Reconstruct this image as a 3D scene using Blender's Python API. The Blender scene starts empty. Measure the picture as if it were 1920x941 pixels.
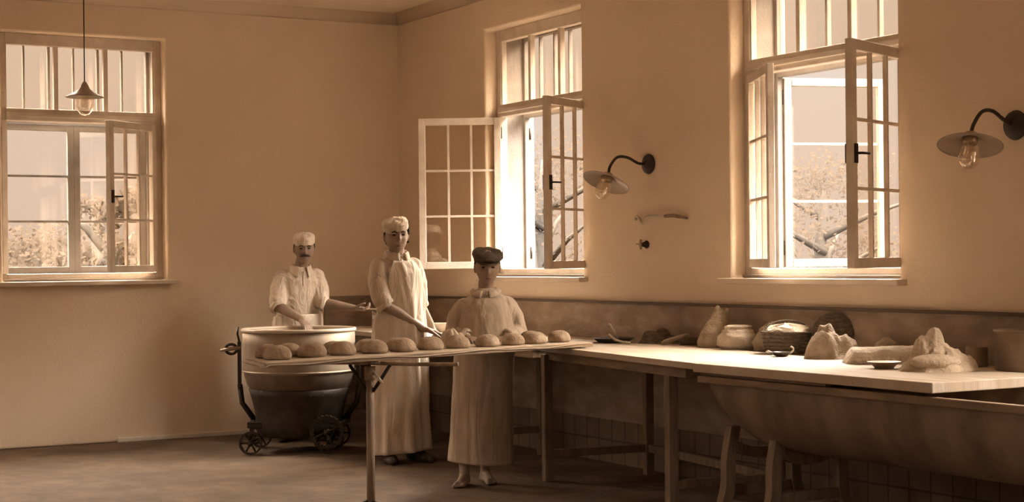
import bpy, math, random
from mathutils import Vector, Matrix, noise
PI = math.pi
R = math.radians
scene = bpy.context.scene
col = scene.collection
random.seed(7)

# ------------------------------------------------------------------ camera
cam_data = bpy.data.cameras.new('camera')
cam_data.sensor_width = 36.0
cam_data.lens = 3051.0 / 1920.0 * 36.0
cam_data.shift_y = 18.75 / 1920.0
cam_data.clip_start = 0.05
cam_data.clip_end = 500
cam = bpy.data.objects.new('camera', cam_data)
col.objects.link(cam)
YAW = R(29.852)
cs, cc = math.sin(YAW), math.cos(YAW)
fwd = Vector((-cc, cs, 0)); rgt = Vector((cs, cc, 0)); up = Vector((0, 0, 1))
roll = R(-0.621)
r2 = rgt * math.cos(roll) + up * math.sin(-roll) * -1
u2 = fwd.cross(r2) * -1
u2 = r2.cross(fwd)
m = Matrix((r2, u2, -fwd)).transposed().to_4x4()
m.translation = Vector((12.727, -6.187, 1.4))
cam.matrix_world = m
scene.camera = cam

# ------------------------------------------------------------------ sky, exposure
vs = scene.view_settings
vs.view_transform = 'Standard'; vs.look = 'None'; vs.gamma = 1.0; vs.use_curve_mapping = False
vs.exposure = 0.34
SKY_HI = 60.0
w = bpy.data.worlds.new('hazy_sky'); scene.world = w; w.use_nodes = True
nt = w.node_tree; nt.nodes.clear()
out = nt.nodes.new('ShaderNodeOutputWorld'); bg = nt.nodes.new('ShaderNodeBackground')
tc = nt.nodes.new('ShaderNodeTexCoord'); sp = nt.nodes.new('ShaderNodeSeparateXYZ')
rp = nt.nodes.new('ShaderNodeValToRGB'); st = nt.nodes.new('ShaderNodeMapRange')
rp.color_ramp.elements[0].position = 0.0; rp.color_ramp.elements[0].color = (.63, .49, .402, 1)
rp.color_ramp.elements[1].position = .5; rp.color_ramp.elements[1].color = (.84, .745, .65, 1)
st.inputs['From Min'].default_value = .22; st.inputs['From Max'].default_value = .60
st.inputs['To Min'].default_value = 1.0; st.inputs['To Max'].default_value = SKY_HI
nt.links.new(tc.outputs['Generated'], sp.inputs[0])
nt.links.new(sp.outputs['Z'], rp.inputs['Fac']); nt.links.new(sp.outputs['Z'], st.inputs['Value'])
nt.links.new(rp.outputs['Color'], bg.inputs['Color']); nt.links.new(st.outputs['Result'], bg.inputs['Strength'])
nt.links.new(bg.outputs[0], out.inputs[0])

# window openings: (wall, start, end), sill and head height
Z0, Z1 = 1.28, 3.21
WR = [(1.547, 2.958), (4.675, 6.145), (7.80, 9.25), (10.9, 12.35)]      # right wall, along x
WL = [(-3.37, -2.08), (-6.60, -5.18)]                                     # left wall, along y
RX, RY, CEIL = 14.2, -8.2, 3.54
def portal(loc, rot, sx, sy):
    l = bpy.data.lights.new('daylight_portal', 'AREA'); l.shape = 'RECTANGLE'
    l.size = sx; l.size_y = sy; l.cycles.is_portal = True
    o = bpy.data.objects.new('daylight_portal', l); col.objects.link(o)
    o.location = loc; o.rotation_euler = rot
for a, b in WR:
    portal(((a+b)/2, .46, (Z0+Z1)/2), (R(90), 0, R(180)) if False else (R(-90), 0, 0), b-a, Z1-Z0)
for a, b in WL:
    portal((-.46, (a+b)/2, (Z0+Z1)/2), (R(-90), 0, R(90)), b-a, Z1-Z0)

# ------------------------------------------------------------------ materials
def mat(name, c, rough=.8, c2=None, scale=4.0, detail=6, bump=0.0, bscale=None, metal=0.0, spec=.3, stretch=(1,1,1),
        lo=.35, hi=.65, c3=None, scale3=1.0, f3=.5, sheen=0, lo3=.45, hi3=.7):
    if name not in ('wall_plaster', 'ceiling_plaster'):
        tone = lambda q: (q[0], min(q[0]*.92, q[1]*1.1), min(q[0]*.85, q[2]*1.28)) if q else q
        c, c2, c3 = tone(c), tone(c2), tone(c3)
    m_ = bpy.data.materials.new(name); m_.use_nodes = True
    n = m_.node_tree; b = n.nodes['Principled BSDF']
    b.inputs['Roughness'].default_value = rough; b.inputs['Metallic'].default_value = metal
    b.inputs['Specular IOR Level'].default_value = spec
    if sheen: b.inputs['Sheen Weight'].default_value = sheen
    t = n.nodes.new('ShaderNodeTexCoord'); mp = n.nodes.new('ShaderNodeMapping')
    mp.inputs['Scale'].default_value = stretch
    n.links.new(t.outputs['Object'], mp.inputs['Vector'])
    nz = n.nodes.new('ShaderNodeTexNoise'); nz.inputs['Scale'].default_value = scale; nz.inputs['Detail'].default_value = detail
    n.links.new(mp.outputs[0], nz.inputs['Vector'])
    ra = n.nodes.new('ShaderNodeValToRGB')
    ra.color_ramp.elements[0].position = lo; ra.color_ramp.elements[1].position = hi
    c2 = c2 or tuple(x*.85 for x in c)
    ra.color_ramp.elements[0].color = (*c2, 1); ra.color_ramp.elements[1].color = (*c, 1)
    n.links.new(nz.outputs['Fac'], ra.inputs['Fac'])
    last = ra.outputs['Color']
    if c3:
        n3 = n.nodes.new('ShaderNodeTexNoise'); n3.inputs['Scale'].default_value = scale3; n3.inputs['Detail'].default_value = 4
        n.links.new(mp.outputs[0], n3.inputs['Vector'])
        mr = n.nodes.new('ShaderNodeMapRange'); mr.inputs['From Min'].default_value = lo3; mr.inputs['From Max'].default_value = hi3
        mr.inputs['To Max'].default_value = f3
        n.links.new(n3.outputs['Fac'], mr.inputs['Value'])
        mx = n.nodes.new('ShaderNodeMix'); mx.data_type = 'RGBA'
        mx.inputs[7].default_value = (*c3, 1)
        n.links.new(mr.outputs[0], mx.inputs[0]); n.links.new(last, mx.inputs[6]); last = mx.outputs[2]
    n.links.new(last, b.inputs['Base Color'])
    if bump:
        nb = n.nodes.new('ShaderNodeTexNoise'); nb.inputs['Scale'].default_value = bscale or scale*4; nb.inputs['Detail'].default_value = 5
        n.links.new(mp.outputs[0], nb.inputs['Vector'])
        bp = n.nodes.new('ShaderNodeBump'); bp.inputs['Strength'].default_value = bump; bp.inputs['Distance'].default_value = .02
        n.links.new(nb.outputs['Fac'], bp.inputs['Height']); n.links.new(bp.outputs[0], b.inputs['Normal'])
    return m_
def fabric(name, c, c2, folds=.5, sc=9.0, stretch=(1, 1, .4)):
    m_ = mat(name, c, .95, c2, 5, 6)
    n = m_.node_tree; b = n.nodes['Principled BSDF']
    t = n.nodes.new('ShaderNodeTexCoord'); mp = n.nodes.new('ShaderNodeMapping'); mp.inputs['Scale'].default_value = stretch
    mp.inputs['Rotation'].default_value = (0, .25, .3)
    nb = n.nodes.new('ShaderNodeTexNoise'); nb.inputs['Scale'].default_value = sc; nb.inputs['Detail'].default_value = 3; nb.inputs['Distortion'].default_value = 1.2
    n.links.new(t.outputs['Object'], mp.inputs[0]); n.links.new(mp.outputs[0], nb.inputs['Vector'])
    bp = n.nodes.new('ShaderNodeBump'); bp.inputs['Strength'].default_value = folds; bp.inputs['Distance'].default_value = .05
    n.links.new(nb.outputs['Fac'], bp.inputs['Height']); n.links.new(bp.outputs[0], b.inputs['Normal'])
    return m_
def brick_mat(name, c, c2, mortar, w_, h_, rough=.5, ms=.006, rot=(R(90), 0, 0)):
    m_ = bpy.data.materials.new(name); m_.use_nodes = True
    n = m_.node_tree; b = n.nodes['Principled BSDF']; b.inputs['Roughness'].default_value = rough
    t = n.nodes.new('ShaderNodeTexCoord'); mp = n.nodes.new('ShaderNodeMapping')
    mp.vector_type = 'TEXTURE'; mp.inputs['Rotation'].default_value = rot
    n.links.new(t.outputs['Object'], mp.inputs['Vector'])
    bt = n.nodes.new('ShaderNodeTexBrick'); bt.offset = 0
    bt.inputs['Color1'].default_value = (*c, 1); bt.inputs['Color2'].default_value = (*c2, 1); bt.inputs['Mortar'].default_value = (*mortar, 1)
    bt.inputs['Scale'].default_value = 1; bt.inputs['Mortar Size'].default_value = ms
    bt.inputs['Brick Width'].default_value = w_; bt.inputs['Row Height'].default_value = h_
    n.links.new(mp.outputs[0], bt.inputs['Vector'])
    nz = n.nodes.new('ShaderNodeTexNoise'); nz.inputs['Scale'].default_value = 6
    n.links.new(t.outputs['Object'], nz.inputs['Vector'])
    mx = n.nodes.new('ShaderNodeMix'); mx.data_type = 'RGBA'; mx.blend_type = 'MULTIPLY'; mx.inputs[0].default_value = .6
    n.links.new(bt.outputs['Color'], mx.inputs[6]); n.links.new(nz.outputs['Fac'], mx.inputs[7])
    n.links.new(mx.outputs[2], b.inputs['Base Color'])
    return m_
def glass_mat(name, rough=.03, tint=(1, .97, .93), alpha=.07):
    m_ = bpy.data.materials.new(name); m_.use_nodes = True
    n = m_.node_tree; n.nodes.clear()
    o = n.nodes.new('ShaderNodeOutputMaterial'); g = n.nodes.new('ShaderNodeBsdfGlossy'); t = n.nodes.new('ShaderNodeBsdfTransparent')
    g.inputs['Roughness'].default_value = rough; g.inputs['Color'].default_value = (*tint, 1); t.inputs['Color'].default_value = (*tint, 1)
    mx = n.nodes.new('ShaderNodeMixShader'); mx.inputs[0].default_value = alpha
    n.links.new(t.outputs[0], mx.inputs[1]); n.links.new(g.outputs[0], mx.inputs[2])
    n.links.new(mx.outputs[0], o.inputs[0])
    return m_

M = {}
M['plaster'] = mat('wall_plaster', (.76, .62, .47), .9, (.715, .58, .435), 1.3, 5, .25, 60, c3=(.64, .51, .375), scale3=.8, f3=.35)
M['ceiling'] = mat('ceiling_plaster', (.78, .65, .50), .9, (.74, .61, .46), 1.5, 4, .2, 40)
M['floor'] = mat('worn_stone_floor', (.175, .105, .056), .8, (.105, .062, .032), 2.2, 9, .5, 22, c3=(.085, .054, .032), scale3=7.0, f3=.6, stretch=(1, 1, 1))
M['dado'] = mat('oil_painted_dado', (.36, .235, .14), .6, (.215, .135, .08), 3.0, 10, .3, 25, c3=(.46, .33, .22), scale3=5, f3=.55, stretch=(1, 1, 2.2), spec=.4)
M['cap'] = mat('dado_cap_wood', (.12, .075, .045), .6, bump=.2)
M['tile'] = brick_mat('base_tiles', (.26, .175, .112), (.21, .135, .083), (.10, .06, .035), .16, .16)
M['white_paint'] = mat('white_window_paint', (.72, .58, .42), .45, (.62, .48, .34), 8, 6, .15, 60)
M['sill'] = mat('painted_stone_sill', (.66, .50, .34), .5, (.58, .43, .29), 5, 5, .1)
M['lining'] = mat('darkened_window_lining', (.26, .205, .155), .6, (.21, .165, .12), 8, 6, .15, 60)  # window paint darkened in colour so the strong skylight on it does not clip
M['glass'] = glass_mat('window_glass')
M['iron'] = mat('black_iron', (.05, .032, .02), .5, (.03, .02, .012), 12, 4, .2, metal=.3)

# ------------------------------------------------------------------ mesh helpers
class MB:
    def __init__(s): s.v = []; s.f = []; s.smooth = []
    def add(s, vs_, fs, sm=False, T=None):
        b = len(s.v)
        for p in vs_:
            p = Vector(p)
            s.v.append(T @ p if T is not None else p)
        for f in fs: s.f.append(tuple(b+i for i in f)); s.smooth.append(sm)
        return s
    def box(s, x0, x1, y0, y1, z0, z1, T=None):
        return s.add([(x0,y0,z0),(x1,y0,z0),(x1,y1,z0),(x0,y1,z0),(x0,y0,z1),(x1,y0,z1),(x1,y1,z1),(x0,y1,z1)],
                     [(0,3,2,1),(4,5,6,7),(0,1,5,4),(1,2,6,5),(2,3,7,6),(3,0,4,7)], False, T)
    def rings(s, rs, close=True, capa=True, capb=True, sm=True, T=None):
        n = len(rs[0]); vv = [p for r in rs for p in r]; ff = []
        for i in range(len(rs)-1):
            for j in range(n if close else n-1):
                k = (j+1) % n
                ff.append((i*n+j, i*n+k, (i+1)*n+k, (i+1)*n+j))
        if capa: ff.append(tuple(range(n))[::-1])
        if capb: ff.append(tuple((len(rs)-1)*n+j for j in range(n)))
        return s.add(vv, ff, sm, T)
    def tube(s, pts, rad, n=12, sm=True, T=None, caps=True, flat=None):
        pts = [Vector(p) for p in pts]
        if not hasattr(rad, '__len__'): rad = [rad]*len(pts)
        rs = []; prev = None
        for i, p in enumerate(pts):
            d = (pts[min(i+1, len(pts)-1)] - pts[max(i-1, 0)]).normalized()
            if prev is None:
                a = Vector((0, 0, 1)) if abs(d.z) < .9 else Vector((1, 0, 0))
                e1 = d.cross(a).normalized()
            else:
                e1 = (prev - d*prev.dot(d)).normalized()
            prev = e1; e2 = d.cross(e1)
            fl = flat if flat else 1
            rs.append([p + (e1*math.cos(2*PI*k/n) + e2*math.sin(2*PI*k/n)*fl)*rad[i] for k in range(n)])
        return s.rings(rs, True, caps, caps, sm, T)
    def lathe(s, prof, n=32, sm=True, T=None, capa=True, capb=True):
        rs = [[(r_*math.cos(2*PI*k/n), r_*math.sin(2*PI*k/n), z_) for k in range(n)] for r_, z_ in prof]
        return s.rings(rs, True, capa, capb, sm, T)
    def ell(s, c, r_, n=20, m_=12, T=None):
        rs = []
        for i in range(m_+1):
            th = -PI/2 + PI*i/m_; th = max(-PI/2+.02, min(PI/2-.02, th))
            rs.append([(c[0]+r_[0]*math.cos(th)*math.cos(2*PI*k/n), c[1]+r_[1]*math.cos(th)*math.sin(2*PI*k/n), c[2]+r_[2]*math.sin(th)) for k in range(n)])
        return s.rings(rs, True, True, True, True, T)
    def mesh(s, name):
        me = bpy.data.meshes.new(name); me.from_pydata([tuple(p) for p in s.v], [], s.f)
        me.polygons.foreach_set('use_smooth', s.smooth); me.update()
        return me
    def build(s, name, material, parent=None, bevel=0, fix=True, seg=2):
        me = s.mesh(name); me.materials.append(material)
        if fix:
            import bmesh
            b = bmesh.new(); b.from_mesh(me); bmesh.ops.recalc_face_normals(b, faces=b.faces); b.to_mesh(me); b.free()
        o = bpy.data.objects.new(name, me); col.objects.link(o)
        if parent: o.parent = parent
        if bevel:
            md = o.modifiers.new('bevel', 'BEVEL'); md.width = bevel; md.segments = seg; md.limit_method = 'ANGLE'; md.angle_limit = R(40)
            md.harden_normals = False
        return o
def xf(loc=(0,0,0), rz=0, rx=0, ry=0, s=1):
    return Matrix.Translation(loc) @ Matrix.Rotation(rz, 4, 'Z') @ Matrix.Rotation(ry, 4, 'Y') @ Matrix.Rotation(rx, 4, 'X') @ Matrix.Scale(s, 4)
def tag(o, label=None, cat=None, group=None, kind=None):
    if label: o['label'] = label
    if cat: o['category'] = cat
    if group: o['group'] = group
    if kind: o['kind'] = kind
    return o
def thing(name, label, cat, loc=(0,0,0), rz=0, group=None, kind=None):
    o = bpy.data.objects.new(name, None); o.empty_display_size = .1; col.objects.link(o)
    o.location = loc; o.rotation_euler = (0, 0, rz)
    return tag(o, label, cat, group, kind)
def struct(o, label, cat='wall'):
    return tag(o, label, cat, None, 'structure')
def copy_tree(o, parent=None):
    c = o.copy(); col.objects.link(c); c.parent = parent
    for ch in list(o.children): copy_tree(ch, c)
    return c
def smooth_path(pts, n=6):
    P = [Vector(p) for p in pts]; out_ = []
    for i in range(len(P)-1):
        p0 = P[max(i-1, 0)]; p1 = P[i]; p2 = P[i+1]; p3 = P[min(i+2, len(P)-1)]
        for k in range(n):
            t = k/n
            out_.append(.5*((2*p1)+(-p0+p2)*t+(2*p0-5*p1+4*p2-p3)*t*t+(-p0+3*p1-3*p2+p3)*t*t*t))
    out_.append(P[-1]); return out_

# ------------------------------------------------------------------ room shell
def wall_mesh(us, zs, holes, thick, to3):
    """grid wall with openings: us/zs cell borders, holes = set of (i,j) cells left open"""
    import bmesh
    b = bmesh.new(); vt = {}
    def v(i, j, k):
        if (i, j, k) not in vt: vt[(i, j, k)] = b.verts.new(to3(us[i], zs[j], thick*k))
        return vt[(i, j, k)]
    nu, nz_ = len(us)-1, len(zs)-1
    solid = lambda i, j: 0 <= i < nu and 0 <= j < nz_ and (i, j) not in holes
    for i in range(nu):
        for j in range(nz_):
            if not solid(i, j): continue
            for k in (0, 1): b.faces.new((v(i,j,k), v(i+1,j,k), v(i+1,j+1,k), v(i,j+1,k)))
            if not solid(i-1, j): b.faces.new((v(i,j,0), v(i,j+1,0), v(i,j+1,1), v(i,j,1)))
            if not solid(i+1, j): b.faces.new((v(i+1,j,0), v(i+1,j+1,0), v(i+1,j+1,1), v(i+1,j,1)))
            if not solid(i, j-1): b.faces.new((v(i,j,0), v(i+1,j,0), v(i+1,j,1), v(i,j,1)))
            if not solid(i, j+1): b.faces.new((v(i,j+1,0), v(i+1,j+1,0), v(i+1,j+1,1), v(i,j+1,1)))
    bmesh.ops.recalc_face_normals(b, faces=b.faces)
    me = bpy.data.meshes.new('wall'); b.to_mesh(me); b.free(); return me
def wall_obj(name, me, label, cat='wall', bevel=.018):
    me.materials.append(M['plaster'])
    o = bpy.data.objects.new(name, me); col.objects.link(o)
    md = o.modifiers.new('bevel', 'BEVEL'); md.width = bevel; md.segments = 3; md.limit_method = 'ANGLE'; md.angle_limit = R(40)
    return struct(o, label, cat)
TH = .45
us = [-TH]; holes = set()
for k, (a, b) in enumerate(WR): us += [a, b]; holes.add((2*k+1, 1))
us.append(RX)
wall_obj('wall_right', wall_mesh(us, [0, Z0, Z1, CEIL], holes, TH, lambda u, z, t: (u, t, z)), 'long plastered wall with the tall windows, behind the work tables')
us = [.2]; holes = set()
for k, (a, b) in enumerate(WL): us += [b, a]; holes.add((2*k+1, 1))
us.append(RY)
wall_obj('wall_left', wall_mesh(us, [0, Z0, Z1, CEIL], holes, TH, lambda u, z, t: (-t, u, z)), 'plastered wall at the left with one window, behind the mixing kettle')
# walls behind the camera (unseen openings added in both to bring in fill daylight)
BACK = (-3.4, -2.2)
wall_obj('wall_back', wall_mesh([0, BACK[1], BACK[0], RY], [0, .9, 3.2, CEIL], {(1, 1)}, .3, lambda u, z, t: (RX+t, u, z)), 'wall behind the viewer')
FRONT = [(.9, 1.9), (7.0, 7.8)]
wall_obj('wall_front', wall_mesh([0, .9, 1.9, 7.0, 7.8, RX], [0, .9, 3.2, CEIL], {(1, 1), (3, 1)}, .3, lambda u, z, t: (u, RY-t, z)), 'wall opposite the work tables')
portal((RX+.31, sum(BACK)/2, 2.05), (R(90), 0, R(90)), BACK[1]-BACK[0], 2.3)
for a, b in FRONT: portal(((a+b)/2, RY-.31, 2.05), (R(90), 0, 0), b-a, 2.3)

struct(MB().box(-TH, RX+.3, RY-.3, TH, -.2, 0).build('floor', M['floor']), 'worn dark stone floor', 'floor')
struct(MB().box(-TH, RX+.3, RY-.3, TH, CEIL, CEIL+.2).build('ceiling', M['ceiling']), 'pale plaster ceiling', 'ceiling')
# coved ceiling edge
def cove_strip(name, along, label):
    r_ = .09; n = 10; m_ = MB(); rs = []
    for x in (0.0, RX if along == 'x' else -RY):
        ring = [(x, .0, CEIL)]
        for k in range(n+1):
            a_ = PI/2*k/n
            d = r_*(1-math.cos(a_)); h = r_*math.sin(a_)     # concave quarter from wall to ceiling
            ring.append((x, -d, CEIL-r_+h))
        if along == 'y': ring = [(-q[1], -q[0], q[2]) for q in ring]
        rs.append([(q[0], q[1], q[2]) for q in ring])
    m_.rings(rs, True, True, True, True)
    return struct(m_.build(name, M['plaster']), label, 'moulding')
cove_strip('trim_1', 'x', 'rounded plaster cove between right wall and ceiling')
cove_strip('trim_2', 'y', 'rounded plaster cove between left wall and ceiling')

# dado
DZ = 1.118
struct(MB().box(0, RX, -.022, 0, .30, DZ-.015).build('trim_3', M['dado']), 'dark stained dado along the right wall above the work tables', 'dado')
struct(MB().box(0, RX, -.045, 0, DZ-.018, DZ).build('trim_4', M['cap'], bevel=.004), 'narrow dark cap strip along the top of the dado', 'moulding')
struct(MB().box(0, .022, -.72, -.022, 0, DZ-.015).box(0, .045, -.74, -.045, DZ-.018, DZ).build('trim_5', M['dado']), 'short return of the dark dado on the left wall by the corner', 'dado')
struct(MB().box(0, RX, -.035, 0, 0, .30).build('baseboard_right', M['tile'], bevel=.003), 'strip of square tiles at the foot of the right wall', 'baseboard')
struct(MB().box(0, .02, -2.5, -.74, 0, .035).build('baseboard_left', M['white_paint'], bevel=.004), 'low pale baseboard at the foot of the left wall', 'baseboard')

# ------------------------------------------------------------------ windows
def pane_grid(m_, x0, x1, z0, z1, y0, y1, cols, rows, bar=.018, T=None):
    for k in range(1, cols):
        x = x0+(x1-x0)*k/cols; m_.box(x-bar/2, x+bar/2, y0, y1, z0, z1, T)
    for k in range(1, rows):
        z = z0+(z1-z0)*k/rows; m_.box(x0, x1, y0+.001, y1-.001, z-bar/2, z+bar/2, T)
def leaf(root, side, W_, H_, ang, x, y, z, cols=3, rows=3, st=.055, th=.04, name='casement', handle=True, pm='white_paint'):
    """a casement leaf hinged at (x,y); side +1 hinge on the left (closed leaf runs +x), -1 hinge right. ang = opening into the room (-y)"""
    o = bpy.data.objects.new(name, None)
    a = -ang if side > 0 else PI + ang
    mt = Matrix.Translation((x, y, z)) @ Matrix.Rotation(a, 4, 'Z')
    fm = MB()
    y0, y1 = -th/2, th/2
    fm.box(0, st, y0, y1, 0, H_, mt).box(W_-st, W_, y0, y1, 0, H_, mt)
    fm.box(st, W_-st, y0, y1, 0, st, mt).box(st, W_-st, y0, y1, H_-st, H_, mt)
    f = fm.build('casement', M[pm], root, bevel=.004)
    gb = MB(); pane_grid(gb, st, W_-st, st, H_-st, -.012, .012, cols, rows, .017, mt)
    gb.build('glazing_bars', M[pm], f)
    MB().box(st, W_-st, -.002, .002, st, H_-st, mt).build('pane', M['glass'], f)
    if handle and side < 0:
        hm = MB(); s_ = -1 if side > 0 else 1
        zc = H_*.5
        hm.box(W_-st*.5-.012, W_-st*.5+.012, -.032, .032, zc-.05, zc+.05, mt)
        hm.tube([mt @ Vector((W_-st*.5, s_*.03, zc)), mt @ Vector((W_-st*.5, s_*.06, zc)), mt @ Vector((W_-st*.5-.07, s_*.065, zc))], .007, 8)
        hm.build('handle', M['iron'], f)
    hg = MB()
    for zz in (.12, H_-.12): hg.tube([mt @ Vector((0, 0, zz-.045)), mt @ Vector((0, 0, zz+.045))], .009, 8)
    hg.build('hinge', M['iron'], f)
    bpy.data.objects.remove(o)
    return f
ZT0, ZT1 = 2.53, 2.625
def window(name, label, T_loc, rz, Wd, inner, outer, toplabel=None):
    """local: x along the wall 0..Wd, y outward (room side y=0), z absolute"""
    root = thing(name, label, 'window', T_loc, rz, None, 'structure')
    fr = MB(); fo = MB(); fy0, fy1 = .11, .17; ft = .055
    fri = fr
    for fr, a, b, tp in ((fr, fy0, fy1, .09), (fo, .33, .38, .06)):
        fr.box(0, ft, a, b, Z0+.02, Z1).box(Wd-ft, Wd, a, b, Z0+.02, Z1)
        fr.box(ft, Wd-ft, a, b, Z1-tp, Z1).box(ft, Wd-ft, a, b, Z0+.02, Z0+.06)
        fr.box(ft, Wd-ft, a-.012, b, ZT0, ZT1)
    fr = fri
    fo.build('outer_frame', M['lining'], root, bevel=.005)
    fr.box(ft, Wd-ft, fy0-.03, fy0-.012, ZT0+.03, ZT0+.065)
    fr.build('window_frame', M['white_paint'], root, bevel=.005)
    # painted lining between inner and outer window
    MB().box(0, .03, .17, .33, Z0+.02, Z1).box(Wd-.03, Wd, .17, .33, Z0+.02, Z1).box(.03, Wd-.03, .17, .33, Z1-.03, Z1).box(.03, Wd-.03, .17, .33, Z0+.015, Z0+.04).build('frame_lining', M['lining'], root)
    for (a, b, n, sub, nm) in ((fy0+.01, fy1-.01, 3, 0, 'transom_light'), (.34, .37, 3, 1, 'outer_transom_light')):
        tb = MB(); zt = Z1-(.09 if sub == 0 else .06)
        for k in range(1, n):
            x = ft+(Wd-2*ft)*k/n; bw = .034 if sub == 0 else .02
            tb.box(x-bw/2, x+bw/2, a, b, ZT1, zt)
        if sub:
            for k in range(n):
                x = ft+(Wd-2*ft)*(k+.5)/n; tb.box(x-.007, x+.007, a, b, ZT1, zt)
        else:
            tb.box(ft, ft+.012, a, b, ZT1, zt).box(Wd-ft-.012, Wd-ft, a, b, ZT1, zt)
        t_ = tb.build(nm, M['lining' if sub else 'white_paint'], root)
        MB().box(ft, Wd-ft, (a+b)/2-.002, (a+b)/2+.002, ZT1, zt).build('pane', M['glass'], t_)
    H_ = ZT0-(Z0+.06)-.006
    LW = (Wd-2*ft)/2
    for side, ang in inner:
        leaf(root, side, LW, H_, R(ang), ft if side > 0 else Wd-ft, fy0+.0, Z0+.063)
    for side, ang, cols in outer:
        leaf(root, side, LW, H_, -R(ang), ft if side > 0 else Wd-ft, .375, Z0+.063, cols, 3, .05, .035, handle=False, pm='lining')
    # sill board projecting into the room
    MB().box(-.06, Wd+.06, -.07, .10, Z0-.035, Z0+.0).build('window_sill', M['sill'], root, bevel=.006)
    MB().box(.0, Wd, .08, .34, Z0-.001, Z0+.02).build('inner_sill', M['sill'], root, bevel=.003)
    return root
window('window_1', 'narrow window nearest the corner, left casement swung wide open against the wall', (WR[0][0], 0, 0), 0, WR[0][1]-WR[0][0], [(1, 122), (-1, 119)], [(1, 165, 3), (-1, 165, 3)])
window('window_2', 'tall window at the right above the trough, both casements open into the room', (WR[1][0], 0, 0), 0, WR[1][1]-WR[1][0], [(1, 28), (-1, 112)], [(1, 72, 1), (-1, 165, 3)])
window('window_3', 'tall window in the left wall behind the hanging lamp', (0, WL[0][0], 0), R(90), WL[0][1]-WL[0][0], [(-1, 35), (1, 150)], [(1, 0, 1), (-1, 0, 1)])
window('window_4', 'further window of the right wall', (WR[2][0], 0, 0), 0, WR[2][1]-WR[2][0], [(1, 60), (-1, 60)], [])
window('window_5', 'further window of the right wall', (WR[3][0], 0, 0), 0, WR[3][1]-WR[3][0], [(1, 0), (-1, 0)], [])
window('window_6', 'further window of the left wall', (0, WL[1][0], 0), R(90), WL[1][1]-WL[1][0], [(1, 0), (-1, 0)], [])

# ------------------------------------------------------------------ more materials
M['bench_top'] = mat('scrubbed_pale_wood', (.56, .42, .28), .7, (.44, .32, .20), 3, 8, .15, 30, stretch=(1, 6, 1), c3=(.64, .52, .39), scale3=2.5, f3=.8)
M['bench_wood'] = mat('old_brown_wood', (.34, .225, .13), .7, (.22, .14, .078), 4, 8, .3, 20, stretch=(1, 5, 5))
M['leg_wood'] = mat('old_leg_wood', (.27, .175, .10), .7, (.18, .115, .065), 5, 8, .3, 20, stretch=(5, 5, 1))
M['trough'] = mat('stained_trough_iron', (.31, .20, .115), .55, (.20, .125, .07), 3, 9, .2, 14, c3=(.11, .065, .038), scale3=4.5, f3=.6, stretch=(1.6, 1, .7), spec=.35)
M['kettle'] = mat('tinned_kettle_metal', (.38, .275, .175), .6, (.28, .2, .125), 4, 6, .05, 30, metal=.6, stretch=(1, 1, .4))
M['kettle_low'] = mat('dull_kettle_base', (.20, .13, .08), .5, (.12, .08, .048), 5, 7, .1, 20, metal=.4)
M['cloth'] = mat('floured_cloth', (.66, .50, .33), .95, (.55, .41, .26), 9, 8, .5, 45)
M['linen'] = mat('board_linen', (.55, .41, .27), .95, (.46, .335, .21), 12, 8, .4, 60)
M['dough'] = mat('loaf_dough', (.42, .29, .18), .9, (.31, .205, .12), 14, 8, .5, 50, c3=(.56, .43, .29), scale3=9, f3=.5)
M['flour'] = mat('flour_dough_slab', (.68, .52, .35), .95, (.56, .42, .27), 16, 8, .7, 40)
M['sacking'] = mat('coarse_sacking', (.46, .335, .21), .95, (.36, .255, .155), 18, 8, .6, 90)
M['sack_pale'] = mat('pale_sacking', (.62, .47, .31), .95, (.50, .37, .235), 10, 8, .5, 60)
M['basket'] = mat('wicker', (.19, .12, .07), .8, (.10, .065, .036), 30, 6, .8, 60, stretch=(1, 1, 3))
M['tin'] = mat('dull_tin', (.40, .29, .19), .45, (.30, .21, .135), 6, 6, .05, 30, metal=.5)
M['pot'] = mat('stained_pot_metal', (.33, .225, .14), .5, (.20, .13, .078), 4, 8, .1, 20, metal=.3)
M['dark_enamel'] = mat('dark_enamel', (.06, .038, .022), .35, (.04, .026, .015), 8, 4, 0, metal=0)
M['enamel'] = mat('pale_enamel', (.62, .48, .33), .35, (.52, .40, .27), 8, 4, 0)
M['shade_enamel'] = mat('lamp_shade_glass_enamel', (.36, .26, .17), .35, (.30, .21, .135), 6, 5, 0)
M['jar'] = glass_mat('lamp_glass', .06, (1, .95, .88), .30)
M['brass'] = mat('worn_brass', (.40, .27, .15), .35, (.28, .18, .10), 8, 5, 0, metal=.6)
def leaf_material(c):
    m_ = bpy.data.materials.new('tree_leaves'); m_.use_nodes = True; n = m_.node_tree; n.nodes.clear()
    o = n.nodes.new('ShaderNodeOutputMaterial'); d = n.nodes.new('ShaderNodeBsdfDiffuse'); t = n.nodes.new('ShaderNodeBsdfTranslucent'); mx = n.nodes.new('ShaderNodeMixShader')
    nz_ = n.nodes.new('ShaderNodeTexNoise'); nz_.inputs['Scale'].default_value = 2.5
    ra = n.nodes.new('ShaderNodeValToRGB'); ra.color_ramp.elements[0].color = (*[x*.8 for x in c], 1); ra.color_ramp.elements[1].color = (*c, 1)
    n.links.new(nz_.outputs['Fac'], ra.inputs['Fac'])
    for q in (d, t): n.links.new(ra.outputs[0], q.inputs['Color'])
    mx.inputs[0].default_value = .5
    n.links.new(d.outputs[0], mx.inputs[1]); n.links.new(t.outputs[0], mx.inputs[2]); n.links.new(mx.outputs[0], o.inputs[0])
    return m_
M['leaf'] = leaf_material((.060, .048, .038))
M['bark'] = mat('tree_bark', (.05, .041, .032), .9, (.04, .033, .025), 6, 5, .3, spec=0)
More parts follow.
